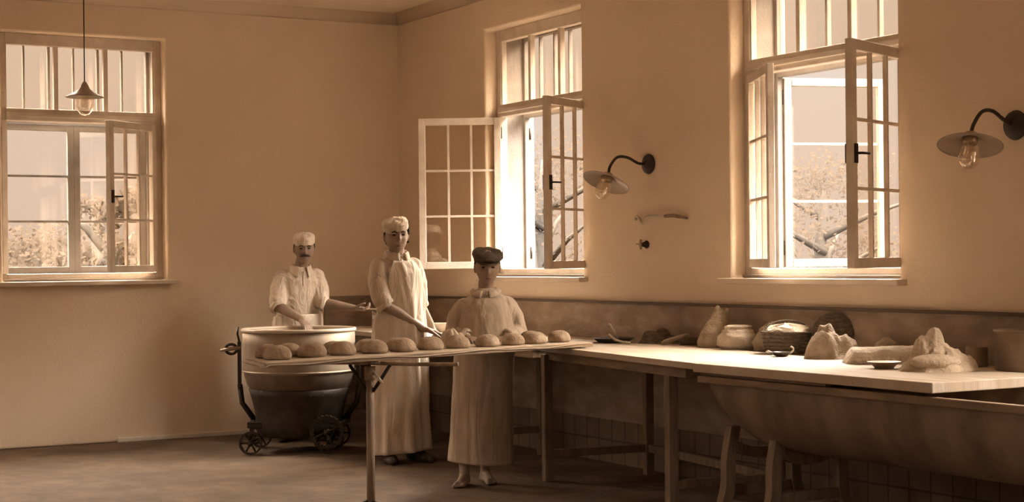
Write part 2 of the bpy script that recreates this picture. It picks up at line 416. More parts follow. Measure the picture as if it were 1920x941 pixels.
M['ground'] = mat('yard_ground', (.016, .0125, .0092), .95, (.013, .0102, .0075), .3, 5, 0, spec=0)

# ------------------------------------------------------------------ outside: yard and trees
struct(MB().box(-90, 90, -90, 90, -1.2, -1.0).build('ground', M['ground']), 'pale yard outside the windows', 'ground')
def tree(x, y, h, rad, label, seed):
    rnd = random.Random(seed)
    t = thing('tree', label, 'tree', (x, y, -1.0), rnd.random()*6)
    tr = MB(); tr.tube([(0, 0, 0), (.1, .05, h*.3), (-.05, .1, h*.6), (0, 0, h*.85)], [.22, .17, .12, .05], 10)
    for k in range(7):
        a = k*2.4; z_ = h*(.3+.07*k)
        tr.tube([(0, 0, z_), (math.cos(a)*rad*.4, math.sin(a)*rad*.4, z_+h*.1), (math.cos(a)*rad*.75, math.sin(a)*rad*.75, z_+h*.16)], [.08, .05, .02], 6)
    tr.build('trunk', M['bark'], t)
    lf = MB(); clumps = []
    for k in range(42):
        a = rnd.random()*2*PI; q = rad*math.sqrt(rnd.random()); zz = h*(.32+.62*rnd.random())
        s_ = 1-.7*abs((zz/h-.6)/.4)**1.5
        clumps.append((math.cos(a)*q*s_, math.sin(a)*q*s_, zz))
    for c in clumps:
        for j in range(85):
            d = Vector((rnd.gauss(0, 1), rnd.gauss(0, 1), rnd.gauss(0, .8))).normalized()*(.25+.45*rnd.random())*rad*.4
            p = Vector(c)+d; s_ = .035+.045*rnd.random()
            e1 = Vector((rnd.gauss(0, 1), rnd.gauss(0, 1), rnd.gauss(0, 1))).normalized(); e2 = e1.orthogonal().normalized()
            lf.add([p-e1*s_, p+e2*s_*.5, p+e1*s_, p-e2*s_*.5], [(0, 1, 2, 3)])
    lf.build('foliage', M['leaf'], t, fix=False)
    return t
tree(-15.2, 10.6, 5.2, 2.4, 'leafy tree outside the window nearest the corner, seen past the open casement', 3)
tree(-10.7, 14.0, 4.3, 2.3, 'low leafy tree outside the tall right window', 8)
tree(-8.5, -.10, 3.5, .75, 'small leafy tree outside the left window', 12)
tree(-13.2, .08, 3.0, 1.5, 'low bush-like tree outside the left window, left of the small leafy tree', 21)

# ------------------------------------------------------------------ work tables
def bench(name, label, loc, rz, L, D, H_, top_t, legs, rails, side_rail=True, group=None, apron=(0.0, 1.0), cut=None):
    t = thing(name, label, 'table', loc, rz, group)
    if cut is None: MB().box(0, L, 0, D, H_-top_t, H_).build('tabletop', M['bench_top'], t, bevel=.004)
    else:
        q = [(0, 0), (L, 0), (L-cut, D), (-cut, D)]
        MB().rings([[(x, y, H_-top_t) for x, y in q], [(x, y, H_) for x, y in q]], True, True, True, False).build('tabletop', M['bench_top'], t, bevel=.004)
    ap = MB(); zt = H_-top_t; x0, x1 = apron[0], L-apron[1]
    ap.box(x0, x1, .035, .075, zt-.055, zt).box(x0, x1, D-.075, D-.035, zt-.055, zt).box(x0+.002, x0+.04, .075, D-.075, zt-.055, zt).box(x1-.04, x1-.002, .075, D-.075, zt-.055, zt)
    ap.build('apron_rail', M['bench_wood'], t, bevel=.003)
    for (x, y) in legs:
        MB().box(x-.03, x+.03, y-.028, y+.028, 0, zt-.02).build('leg', M['leg_wood'], t, bevel=.004)
    for (a, b, c, d, z_) in rails:
        r_ = MB()
        if abs(c-a) > abs(d-b): r_.box(a, c, b-.018, b+.018, z_, z_+.05)
        else: r_.box(a-.018, a+.018, b, d, z_, z_+.05)
        r_.build('stretcher', M['leg_wood'], t, bevel=.003)
    return t
BH = .86
bench('work_table', 'long pale-topped work table in the corner, behind the standing man in the apron', (.08, -.86, 0), 0, 3.60, .80, BH, .035,
      [(.10, .10), (.10, .70), (1.8, .1), (2.55, .10), (2.55, .70)], [(.10, .12, .10, .68, .16), (2.55, .12, 2.55, .68, .16)], apron=(.04, .04))
ang = math.atan2(-1.165+.885, 5.85-3.83)
bench('work_table', 'pale work table with square legs between the boy in the flat cap and the trough', (3.83, -.885, 0), ang, 2.04, .80, BH, .035,
      [(.035, .032), (.05, .74), (1.66, .07), (1.66, .74)], [(.042, .06, .042, .72, .15), (1.66, .10, 1.66, .72, .15), (.08, .74, 1.63, .74, .15)], apron=(.005, .14), cut=.112)
# loose top over the trough
b3 = thing('tabletop_board', 'thick pale worktop laid across the long trough', 'worktop', (5.868, -1.175, 0))
MB().box(0, 1.72, 0, 1.02, BH-.046, BH).build('board', M['bench_top'], b3, bevel=.004)
for y_ in (.03, .93): MB().box(.02, 1.0, y_, y_+.04, BH-.062, BH-.0465).build('batten', M['bench_wood'], b3, bevel=.002)

# ------------------------------------------------------------------ trough
tr = thing('kneading_trough', 'long round-bottomed metal trough under the worktop at the right', 'trough', (5.9, -.80, 0))
TL = 3.6; ztop = .792; rr = .335; zb = .415
def trough_ring(x, k, inn=0.0):
    n = 28; r_ = []
    for i in range(n+1):
        a = PI*i/n
        yy = -(rr-inn)*math.cos(a)*k
        zz = ztop-(ztop-zb-inn)*(math.sin(a)**.85 if math.sin(a) > 0 else 0)*(k**.6)
        r_.append((x, yy, zz))
    return r_
outer = []; inner_ = []
for q in (0, .02, .06, .12, .2, .32, .46, .6, .75, .88, 1.0):
    k = .42+.58*math.sin(q*PI/2)**.6
    outer.append((q*.36, k))
for x_ in (1.2, 2.0, TL-.36): outer.append((x_, 1.0))
for q in (.88, .75, .6, .46, .32, .2, .12, .06, 0): outer.append((TL-q*.36, .42+.58*math.sin(q*PI/2)**.6))
# plan outline nearly square ended at the rim: width kept, depth shrinks
def ring2(x, k, inn=0.0):
    n = 28; r_ = []
    wk = .80+.20*k
    for i in range(n+1):
        a = PI*i/n
        r_.append((x, -(rr-inn)*math.cos(a)*wk, ztop-(ztop-zb-inn)*(max(0, math.sin(a))**.8)*k))
    return r_
mo = MB()
A = [ring2(x, k) for x, k in outer]; B = [ring2(min(max(x, .025), TL-.025), max(.05, k), .02) for x, k in outer]
mo.rings(A, False, False, False); mo.rings(B, False, False, False)
n_ = len(A[0])
mo.add(A[0]+B[0], [tuple(range(n_))[::-1]], False)
mo.add(A[-1]+B[-1], [tuple(range(n_))], False)
sh = mo.build('trough_shell', M['trough'], tr, fix=False)
# rim board
rb = MB()
rb.box(-.01, TL+.01, -rr-.03, -rr+.012, ztop-.032, ztop+.004).box(-.01, TL+.01, rr-.012, rr+.03, ztop-.032, ztop+.004)
rb.box(-.012, .03, -rr+.012, rr-.012, ztop-.032, ztop+.004).box(TL-.03, TL+.012, -rr+.012, rr-.012, ztop-.032, ztop+.004)
rb.build('rim', M['bench_wood'], tr, bevel=.005)
def trestle(x):
    # cradle frame across the trough: curved legs, saddle and rails
    for sx in (0, .37):
        for sy in (-1, 1):
            lg = MB(); pts = smooth_path([(x+sx, sy*.18, .53), (x+sx, sy*.215, .36), (x+sx, sy*.225, .20), (x+sx+(.0), sy*.30, .0)], 6)
            rs = []
            for p in pts: rs.append([(p.x-.026, p.y-.03, p.z), (p.x+.026, p.y-.03, p.z), (p.x+.026, p.y+.03, p.z), (p.x-.026, p.y+.03, p.z)])
            lg.rings(rs, True, True, True, False); lg.build('leg', M['leg_wood'], tr)
        sd = MB(); rs = []
        for i in range(15):
            y_ = -.19+.38*i/14; zt_ = ztop-(ztop-zb)*(1-(y_/rr)**2)**.4
            rs.append([(x+sx-.02, y_, zt_-.004), (x+sx+.02, y_, zt_-.004), (x+sx+.02, y_, zt_-.06), (x+sx-.02, y_, zt_-.06)])
        sd.rings(rs, True, True, True, False); sd.build('saddle', M['leg_wood'], tr)
        MB().box(x+sx-.016, x+sx+.016, -.21, .21, .17, .225).build('stretcher', M['leg_wood'], tr, bevel=.003)
    for sy in (-.2, .2): MB().box(x+.02, x+.35, sy-.014, sy+.014, .10, .15).build('stretcher', M['leg_wood'], tr, bevel=.003)
trestle(.05); trestle(2.9)

# ------------------------------------------------------------------ loaf board on its stand
bd_a = math.atan2(2.38, -.67)       # direction of the long side
bl = thing('loaf_board', 'long narrow cloth-covered board carrying the row of round loaves', 'board', (4.95, -3.17, 0), bd_a)
BL, BW = 2.50, .43
q_ = [(0, 0), (BL, 0), (BL, BW), (.19, BW)]
MB().rings([[(x, y, .868) for x, y in q_], [(x, y, .893) for x, y in q_]], True, True, True, False).build('plank', M['bench_wood'], bl, bevel=.004)
cl = MB(); nx, ny = 90, 14; rows_ = []
for i in range(nx+1):
    r_ = []
    for j in range(ny+1):
        x0_ = -.03+.20*j/ny; x = x0_+(BL-.02-x0_)*i/nx
        y = -.006+(BW+.012)*j/ny
        z = .8955+.003*noise.noise(Vector((x*6, y*9, 0)))+.002*abs(math.sin(x*9))
        if j == 0: z -= .012+.006*math.sin(x*7)
        if i < 2: z -= .008*(2-i); x2 = x-.02*math.sin(j*.6)
        r_.append((x, y, z))
    rows_.append(r_)
cl.rings(rows_, False, False, False)
c_ = cl.build('cloth', M['linen'], bl, fix=False)
md = c_.modifiers.new('thick', 'SOLIDIFY'); md.thickness = .003; md.offset = 1

def loaf_mesh(seed):
    m_ = MB(); rs = []; n = 28
    prof = [(.0, .0), (.86, .0), (.97, .10), (1.0, .26), (.96, .48), (.84, .70), (.64, .87), (.38, .97), (.12, 1.0)]
    for a, z_ in prof:
        ring = []
        for k in range(n):
            t = 2*PI*k/n
            f_ = 1+.035*noise.noise(Vector((math.cos(t)*1.3+seed*9, math.sin(t)*1.3, z_)))
            ring.append((.079*a*f_*math.cos(t)+.0005, .074*a*f_*math.sin(t), .074*z_*(1+.03*noise.noise(Vector((a*math.cos(t)*2, a*math.sin(t)*2, seed*3.))))))
        rs.append(ring)
    rs[0] = [(p[0]*.01 if False else p[0], p[1], p[2]) for p in rs[1]]
    m_.rings(rs[1:], True, True, True)
    return m_
loaf_proto = [loaf_mesh(s_).mesh('loaf_%d' % s_) for s_ in range(4)]
for me in loaf_proto: me.materials.append(M['dough'])
def on_board(lx, ly): # board local -> world
    c, s_ = math.cos(bd_a), math.sin(bd_a)
    return (4.95+c*lx-s_*ly, -3.17+s_*lx+c*ly)
LOAVES = [  # (along, across, scale, label)
    (.215, .185, 1.0, 'round loaf at the near left end of the board, front row'),
    (.275, .345, .95, 'round loaf behind the first loaf at the left end of the board'),
    (.47, .215, 1.05, 'round loaf second along the front row, in front of the kettle'),
    (.435, .370, .95, 'round loaf just behind the second loaf of the front row'),
    (.68, .215, 1.0, 'round loaf third along, before the right part of the kettle'),
    (.74, .365, .9, 'round loaf tucked behind the third loaf, in front of the kettle'),
    (.90, .205, 1.0, 'round loaf above the post of the stand, in the front row'),
    (.975, .355, .95, 'round loaf behind the one above the post of the stand'),
    (1.11, .205, 1.0, "round loaf in front of the middle of the standing man's apron"),
    (1.195, .350, .9, "small round loaf behind the one before the man's apron"),
    (1.315, .195, 1.0, "round loaf below the standing man's forearm, right of his apron"),
    (1.525, .19, 1.0, "round loaf right beside the boy's rolled sleeve"),
    (1.745, .165, .95, 'round loaf before the left half of the boy'),
    (1.95, .155, .95, 'round loaf before the right half of the boy'),
    (2.15, .16, .95, "round loaf just right of the boy's smock, front row"),
    (2.29, .335, .9, "round loaf of the back row, right of the boy's smock"),
    (2.37, .165, .95, 'round loaf farthest along the board, nearest the dark pan')]
for k, (lx, ly, s_, lb) in enumerate(LOAVES):
    o = bpy.data.objects.new('loaf', loaf_proto[k % 4]); col.objects.link(o)
    x, y = on_board(lx, ly); o.location = (x, y, .899); o.rotation_euler = (0, 0, k*1.7); o.scale = (s_, s_, s_)
    tag(o, lb, 'loaf', 'round loaves on the board')

# T-shaped stand
SX, SY = 4.645, -2.45
st_ = thing('board_stand', 'single-post wooden stand with a cross bar holding up the loaf board', 'stand', (SX, SY, 0), bd_a)
MB().tube([(0, 0, .012), (0, 0, .4), (0, 0, .80)], [.024, .022, .021], 16).build('post', M['leg_wood'], st_)
MB().tube([(0, 0, .76), (0, 0, .835)], [.029, .031], 16).build('collar', M['bench_wood'], st_)
bar = MB()
p_ = smooth_path([(.217, -.47, .852), (.20, -.43, .850), (.10, -.215, .849), (0, 0, .852), (-.155, .335, .852)], 6)
bar.tube(p_, [.013 if i < 4 else .0105 for i in range(len(p_))], 12); bar.build('crossbar', M['bench_wood'], st_)
MB().box(-.03, .03, -.10, .10, .853, .866, xf((0, 0, 0), R(-25))).build('top_plate', M['leg_wood'], st_, bevel=.003)
for s_ in (-1, 1):
    MB().tube([(s_*.05, -s_*.11, .842), (s_*.008, -s_*.018, .70)], .010, 8).build('brace', M['iron'], st_)
MB().tube([(.0, -.03, .80), (0, -.055, .79), (.015, -.085, .745)], [.008, .009, .008], 8).build('peg', M['enamel'], st_)
fb = MB()
for k in range(3):
    a = k*2*PI/3+.5; fb.tube([(0, 0, .10), (math.cos(a)*.14, math.sin(a)*.14, .05), (math.cos(a)*.26, math.sin(a)*.26, .013)], [.016, .014, .012], 8)
fb.build('foot', M['iron'], st_)

# ------------------------------------------------------------------ mixing kettle on its carriage
KX, KY = 1.37, -1.515
kt = thing('mixing_kettle', 'big round metal mixing kettle on a low wheeled carriage', 'kettle', (KX, KY, 0), R(60.15))
KR = .418
prof_o = [(.02, .335), (.12, .337), (.24, .36), (.33, .42), (.385, .50), (.408, .575), (.412, .60), (KR-.004, .62), (KR, .87)]
prof_i = [(KR-.02, .90), (KR-.022, .66), (.38, .56), (.30, .47), (.16, .43), (.02, .42)]
bw = MB().lathe(prof_o[:], 64, True, None, True, False)
low = MB().lathe(prof_o[:7]+[(.412, .585)], 64, True, None, True, False)
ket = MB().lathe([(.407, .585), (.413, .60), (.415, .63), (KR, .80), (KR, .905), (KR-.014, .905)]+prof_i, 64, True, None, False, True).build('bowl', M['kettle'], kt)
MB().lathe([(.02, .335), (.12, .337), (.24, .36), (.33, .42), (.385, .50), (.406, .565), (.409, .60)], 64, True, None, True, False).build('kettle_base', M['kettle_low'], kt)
MB().lathe([(.412, .592), (.421, .596), (.421, .606), (.413, .610)], 64, True, None, False, False).build('seam_band', M['kettle'], kt)
rm = MB(); rs = []
for k in range(65):
    a = 2*PI*k/64; c = Vector((math.cos(a)*KR, math.sin(a)*KR, .905)); ring = []
    for j in range(10):
        b_ = 2*PI*j/10; ring.append(c+Vector((math.cos(a), math.sin(a), 0))*math.cos(b_)*.012+Vector((0, 0, 1))*math.sin(b_)*.014)
    rs.append(ring)
rm.rings(rs, True, False, False); rm.build('rim', M['enamel'], kt)
MB().lathe([(.39, .845), (.3, .852), (.15, .86), (.02, .862)], 48, True, None, True, True).build('dough', M['flour'], kt)
# pivot brackets, handle ring, lever
for s_ in (-1, 1):
    br = MB()
    br.box(s_*(KR+.028)-.010, s_*(KR+.028)+.010, -.03, .03, .47, .82)
    br.tube([(s_*(KR+.028), 0, .50), (s_*(KR+.01), 0, .36), (s_*.33, 0, .22)], [.02, .02, .022], 8)
    if s_ < 0: br.tube([(-KR-.028, 0, .82), (-KR-.04, -.01, .88), (-KR-.03, -.01, .93)], [.008, .008, .006], 8)
    br.build('bracket', M['iron'], kt)
hr = MB(); rs = []
for k in range(25):
    a = 2*PI*k/24; c = Vector((-KR-.085+math.cos(a)*.042, -.02, .765+math.sin(a)*.036)); rs.append([c+Vector((math.cos(a)*math.cos(t)*.011, math.sin(t)*.011, math.sin(a)*math.cos(t)*.011)) for t in [2*PI*j/8 for j in range(8)]])
hr.rings(rs, True, False, False); hr.build('handle_ring', M['iron'], kt)
MB().tube([(-KR-.01, -.02, .775), (-KR-.10, -.03, .765), (-KR-.165, -.03, .755)], [.016, .014, .009], 10).build('lever', M['tin'], kt)
MB().lathe([(.30, .12), (.315, .125), (.325, .20), (.33, .30), (.36, .42), (.375, .47), (.365, .475), (.32, .42)], 40, True, None, True, False).build('machine_housing', M['iron'], kt)
cg = MB(); rs = []
for k in range(97):
    a = 2*PI*k/96; rr_ = .12+(.006 if k % 4 < 2 else 0); rs.append([(.24+rr_*math.cos(a), -.335, .17+rr_*math.sin(a)), (.24+rr_*math.cos(a), -.365, .17+rr_*math.sin(a)), (.24+(rr_-.025)*math.cos(a), -.365, .17+(rr_-.025)*math.sin(a)), (.24+(rr_-.025)*math.cos(a), -.335, .17+(rr_-.025)*math.sin(a))])
cg.rings(rs, True, False, False, False)
for k in range(4): cg.tube([(.24, -.35, .17), (.24+.1*math.cos(k*PI/2+.4), -.35, .17+.1*math.sin(k*PI/2+.4))], .009, 6)
cg.tube([(.24, -.37, .17), (.24, -.20, .17)], .02, 12)
cg.build('gear_wheel', M['iron'], kt)
fr_ = MB()
for s_ in (-1, 1):
    fr_.box(-.36, .36, s_*.19-.018, s_*.19+.018, .19, .235)
    fr_.box(s_*.34-.018, s_*.34+.018, -.17, .17, .19, .235)
fr_.lathe([(.12, .20), (.14, .24), (.10, .29), (.13, .34)], 24)
fr_.box(-.06, .06, -.17, .17, .195, .23)
fr_.build('carriage_frame', M['iron'], kt, bevel=.004)
def wheel(x, y, r_, t_, spokes=6):
    Tm = xf((x, y, r_), 0, R(90))
    w_ = MB(); rs = []
    for k in range(33):
        a = 2*PI*k/32; rs.append([((r_-.012*math.cos(b_)*0-(.014 if j in (1, 2) else 0))*math.cos(a), (r_-(.014 if j in (1, 2) else 0))*math.sin(a), (t_/2 if j in (0, 1) else -t_/2)) for j, b_ in enumerate((0, 1, 2, 3))])
    w_.rings(rs, True, False, False, False, Tm)
    for k in range(spokes):
        a = 2*PI*k/spokes; w_.tube([(0, 0, 0), (math.cos(a)*(r_-.01), math.sin(a)*(r_-.01), 0)], .007, 6, True, Tm)
    w_.tube([(0, 0, -t_*.8), (0, 0, t_*.8)], .022, 12, True, Tm)
    return w_
for (x, y, r_) in ((.25, -.24, .105), (.25, .24, .105), (-.33, -.24, .085), (-.33, .24, .085)):
    wheel(x, y, r_, .035).build('wheel', M['iron'], kt)
for x, r_ in ((.25, .105), (-.33, .085)):
    ax = MB(); ax.tube([(x, -.24, r_), (x, .24, r_)], .011, 8)
    for s_ in (-1, 1): ax.box(x-.015, x+.015, s_*.19-.008, s_*.19+.008, .085, .195)
    ax.build('axle', M['iron'], kt)

# ------------------------------------------------------------------ lamps
def gooseneck(name, label, x, z, arm_pts, jd, base_r, sc=1.0, shade_m=None, grp='gooseneck wall lamps'):
    t = thing(name, label, 'lamp', (x, 0, z), 0, grp)
    Tw = xf((0, 0, 0), 0, R(90))
    b_ = MB().lathe([(base_r*.96, .002), (base_r, .008), (base_r*.92, .022), (base_r*.45, .032), (.018, .045)], 28, True, Tw)
    b_.build('wall_rose', M['iron'], t)
    pts = smooth_path(arm_pts, 6); MB().tube(pts, .0095*sc, 12).build('arm', M['iron'], t)
    e = pts[-1]; Ts = Matrix.Translation(e) @ Vector((0, 0, -1)).rotation_difference(Vector(jd).normalized()).to_matrix().to_4x4()
    MB().lathe([(.011, .012), (.030, .006), (.033, -.012), (.036, -.045), (.030, -.05)], 20, True, Ts).build('lamp_holder', M['brass'], t)
    s_ = MB().lathe([(.032, -.014), (.045, -.022), (.060, -.028), (.11, -.040), (.150, -.055), (.158, -.060)], 48, True, Ts, False, False)
    so = s_.build('lamp_shade', shade_m or M['shade_enamel'], t); md = so.modifiers.new('t', 'SOLIDIFY'); md.thickness = .003
    MB().lathe([(.034, -.05), (.042, -.062), (.050, -.09), (.052, -.12), (.045, -.15), (.028, -.172), (.006, -.18)], 32, True, Ts, False, True).build('glass_jar', M['jar'], t)
    MB().lathe([(.012, -.05), (.013, -.072), (.020, -.092), (.024, -.112), (.018, -.134), (.004, -.142)], 20, True, Ts).build('bulb', M['jar'], t)
    return t
ARM1 = [(0, -.03, 0), (-.01, -.10, .006), (-.03, -.18, .050), (-.06, -.245, .052), (-.085, -.285, -.012), (-.095, -.30, -.062)]
gooseneck('wall_lamp', 'wall lamp with curved dark arm and tilted shade, between the two right-hand windows', 3.80, 2.035, [(0, -.03, 0), (-.005, -.09, .004), (-.012, -.17, .040), (-.02, -.245, .040), (-.03, -.295, -.02), (-.034, -.305, -.075)], (.10, -.50, -1), .068)
gooseneck('wall_lamp', 'wall lamp with curved dark arm and wide shade, right of the tall window', 6.985, 2.045, [(0, -.03, 0), (-.002, -.09, .025), (-.006, -.16, .065), (-.012, -.225, .060), (-.018, -.275, .0), (-.02, -.295, -.052)], (.20, -.30, -1), .075)
pd = thing('hanging_lamp', 'hanging lamp with a conical shade in front of the left window', 'lamp', (.35, -2.825, 0))
MB().tube([(0, 0, 2.80), (0, 0, CEIL)], .0045, 6).build('cord', M['iron'], pd)
MB().lathe([(.03, CEIL-.03), (.05, CEIL-.012), (.052, CEIL-.001)], 20).build('ceiling_rose', M['iron'], pd)
ps = MB().lathe([(.008, 2.805), (.020, 2.79), (.034, 2.765), (.042, 2.745), (.070, 2.725), (.112, 2.70), (.142, 2.688), (.145, 2.684)], 40, True, None, False, False)
po = ps.build('lamp_shade', M['shade_enamel'], pd); md = po.modifiers.new('t', 'SOLIDIFY'); md.thickness = .003
MB().lathe([(.05, 2.70), (.068, 2.67), (.070, 2.62), (.058, 2.585), (.035, 2.555), (.006, 2.545)], 28, True, None, False, True).build('glass_jar', M['jar'], pd)
MB().lathe([(.014, 2.70), (.02, 2.66), (.028, 2.635), (.02, 2.61), (.004, 2.60)], 16).build('bulb', M['jar'], pd)

# ------------------------------------------------------------------ fittings on the right wall
ro = thing('wall_lever', 'pale cranked metal lever with a dark grip on the wall below the middle lamp', 'lever', (4.02, 0, 1.655))
MB().tube(smooth_path([(-.335, -.035, .012), (-.345, -.035, .028), (-.325, -.035, .034), (-.30, -.035, .020), (-.275, -.035, -.008), (-.25, -.035, -.012), (-.225, -.035, .012), (-.20, -.035, .030), (-.10, -.035, .032), (0, -.035, .026)], 5), .0095, 10).build('rod', M['enamel'], ro)
MB().tube(smooth_path([(0, -.035, .026), (.08, -.034, .027), (.14, -.030, .020), (.20, -.004, .008)], 5), [.012]*11+[.011, .010, .009, .008, .008], 10).build('grip', M['leg_wood'], ro)
MB().tube([(-.10, -.001, .03), (-.10, -.032, .032)], .009, 8).build('bracket', M['iron'], ro)
tp = thing('wall_tap', 'small dark tap knob on the wall under the cranked lever', 'tap', (3.76, 0, 1.50))
MB().lathe([(.026, .001), (.028, .006), (.020, .014), (.011, .05)], 20, True, xf((0, 0, 0), 0, R(90))).build('body', M['iron'], tp)
MB().tube([(0, -.052, -.032), (0, -.055, 0), (.002, -.052, .034)], [.008, .012, .008], 8).tube([(-.005, -.045, 0), (-.055, -.05, .004)], [.006, .005], 8).build('handle', M['brass'], tp)
sr = thing('wall_strap', 'narrow dark strap hanging on the wall behind the head of the standing man', 'strap', (.175, 0, 1.635))
MB().tube([(0, -.014, .115), (.003, -.010, .03), (-.002, -.009, -.07)], [.010, .012, .010], 8, flat=.4).build('band', M['iron'], sr)
MB().tube([(0, 0, .115), (0, -.022, .118)], .006, 8).build('nail', M['iron'], sr)

# ------------------------------------------------------------------ things on the tables
def lumpy(n, m_, fn):
    """closed lathe-like blob: fn(theta, t)->(x,y,z)"""
    b_ = MB(); rs = []
    for i in range(m_+1): rs.append([fn(2*PI*k/n, i/m_) for k in range(n)])
    return b_.rings(rs, True, True, True)
def nz(x, y, z, s_): return noise.noise(Vector((x, y, z))*s_)
def sack(name, label, cat, loc, h, rx, ry, m_, seed, prof, lean=(0, 0), fold=.12, rz=0, group=None):
    t = None
    def fn(a, t_):
        p = prof(t_); r_ = 1+fold*nz(math.cos(a)*1.2+seed, math.sin(a)*1.2, t_*1.5, 1.6)+fold*.5*math.sin(a*7+seed+t_*3)*(t_**2)
        r_ += fold*.35*nz(math.cos(a)*3, math.sin(a)*3+seed, t_*5, 1.7)
        return (rx*p*r_*math.cos(a)+lean[0]*t_**1.5, ry*p*r_*math.sin(a)+lean[1]*t_**1.5, h*(t_ if t_ < 1 else 1)*(1+.0*r_))
    o = lumpy(48, 30, fn).build(name, m_); o.location = loc; o.rotation_euler = (0, 0, rz)
    return tag(o, label, cat, group)
def crumple(name, label, cat, loc, h, rx, ry, m_, seed, peaks, amp=.25, rz=0, group=None):
    """rumpled cloth: a height field of soft peaks with sharp folds running down from them"""
    b_ = MB(); rs = []; NR, NA = 34, 72
    def hgt(x, y):
        v = 0
        for (px, py, ph, pw) in peaks:
            dx, dy = x/rx-px, y/ry-py; d = math.hypot(dx, dy); a = math.atan2(dy, dx)
            fold = 1+.22*amp*4*(abs(math.sin(a*3.5+seed+d*1.5))-.5)*min(1, d*2.2)
            v = max(v, ph*math.exp(-(d/(pw*fold))**3.0))
        r_ = abs(noise.noise(Vector((x*16+seed, y*16, seed))))*.35+abs(noise.noise(Vector((x*34, y*34+seed, 1))))*.14
        return h*max(.0, v*(1+amp)-r_*.55*(v > .05))+.002
    for i in range(NR+1):
        q = i/NR; ring = []
        for k in range(NA):
            a = 2*PI*k/NA; e = 1+.16*noise.noise(Vector((math.cos(a)*1.8+seed, math.sin(a)*1.8, 3)))+.05*math.sin(a*9+seed)
            rad = (1-q)*e; x = rx*rad*math.cos(a); y = ry*rad*math.sin(a)
            edge = min(1, (q/.16))**.6
            ring.append((x*1.0+.012*noise.noise(Vector((x*25, y*25, 5)))*edge, y, hgt(x, y)*edge))
        rs.append(ring)
    rs = rs[:-1]
    o = b_.rings([[(p[0], p[1], 0) for p in rs[0]]]+rs, True, True, True).build(name, m_); o.location = loc; o.rotation_euler = (0, 0, rz)
    return tag(o, label, cat, group)
def P_(pts):
    def f(t):
        for (a, x), (b, y) in zip(pts, pts[1:]):
            if t <= b:
                k = (t-a)/(b-a) if b > a else 0; k = k*k*(3-2*k); return x+(y-x)*k
        return pts[-1][1]
    return f
CR = R(60.15)
# dark pan with a stick
pn = thing('dark_pan', 'flat dark pan with a pale stick in it, near the end of the loaf board', 'pan', (3.84, -.33, BH), CR)
MB().lathe([(.085, .0), (.10, .004), (.128, .026), (.140, .030), (.136, .032), (.094, .010), (.01, .007)], 36, True, None, True, True).build('dish', M['dark_enamel'], pn)
MB().tube([(.035, .0, .012), (.005, -.005, .075), (-.022, -.01, .118), (-.032, -.012, .124)], [.007, .0075, .008, .008], 8).build('stick', M['enamel'], pn)
# dark heap of rags and wooden pegs near the wall
crumple('dark_rag', 'crumpled dark rag against the wall right of the dark pan', 'rag', (4.12, -.17, BH), .085, .13, .07, M['basket'], 3.3, [(-.4, 0, .8, .5), (.2, .1, .9, .5), (.7, 0, .5, .4)], .3, CR)
rp_ = tag(MB().tube([(-.075, 0, .014), (-.05, 0, .024), (.02, 0, .046), (.085, 0, .066)], [.010, .016, .014, .012], 12).tube([(.085, 0, .066), (.10, 0, .07)], [.006, .007], 8).build('wooden_pestle', M['sacking']), 'short pale wooden pestle leaning on the dark rag', 'pestle'); rp_.location = (4.33, -.20, BH-.004); rp_.rotation_euler = (0, 0, CR)
rp2 = tag(MB().tube([(-.06, 0, .066), (-.02, 0, .03), (.03, 0, .014), (.08, 0, .010)], [.006, .008, .009, .008], 10).build('bent_peg', M['sacking']), 'thin bent wooden peg at the left of the dark rag', 'peg'); rp2.location = (4.03, -.42, BH-.001); rp2.rotation_euler = (0, 0, CR)
sack('dark_rag', 'smaller dark rag by the wall between the wooden pestle and the tall sack', 'rag', (4.42, -.12, BH), .05, .09, .05, M['basket'], 6.1, P_([(0, .9), (.35, 1), (.8, .6), (1, .1)]), (0, 0), .4, CR)
# tall sack with twisted neck
tall = sack('flour_sack', 'tall slim brown sack with a twisted neck, leaning at the left of the round sack', 'sack', (4.72, -.17, BH), .235, .108, .085, M['sacking'], 1.2,
     P_([(0, .92), (.12, 1.02), (.35, .90), (.6, .66), (.78, .44), (.9, .34), (1, .16)]), (.035, 0), .13, CR)
e_ = MB().ell((.0, 0, .005), (.022, .02, .035)); 
for (dx, dz, s_) in ((.0, 0, 1), (.055, -.01, .8)):
    q = MB().ell((.02+dx, -.005, .225+dz), (.020*s_, .018*s_, .030*s_)).build('sack_ear', M['sacking'], tall)
sack('round_sack', 'squat pale sack with its mouth rolled open, between the tall sack and the basket', 'sack', (4.98, -.20, BH), .145, .115, .10, M['sack_pale'], 4.4,
     P_([(0, .78), (.2, 1.0), (.5, 1.02), (.75, .82), (.85, .66), (.93, .72), (1, .50)]), (.01, 0), .12, CR)
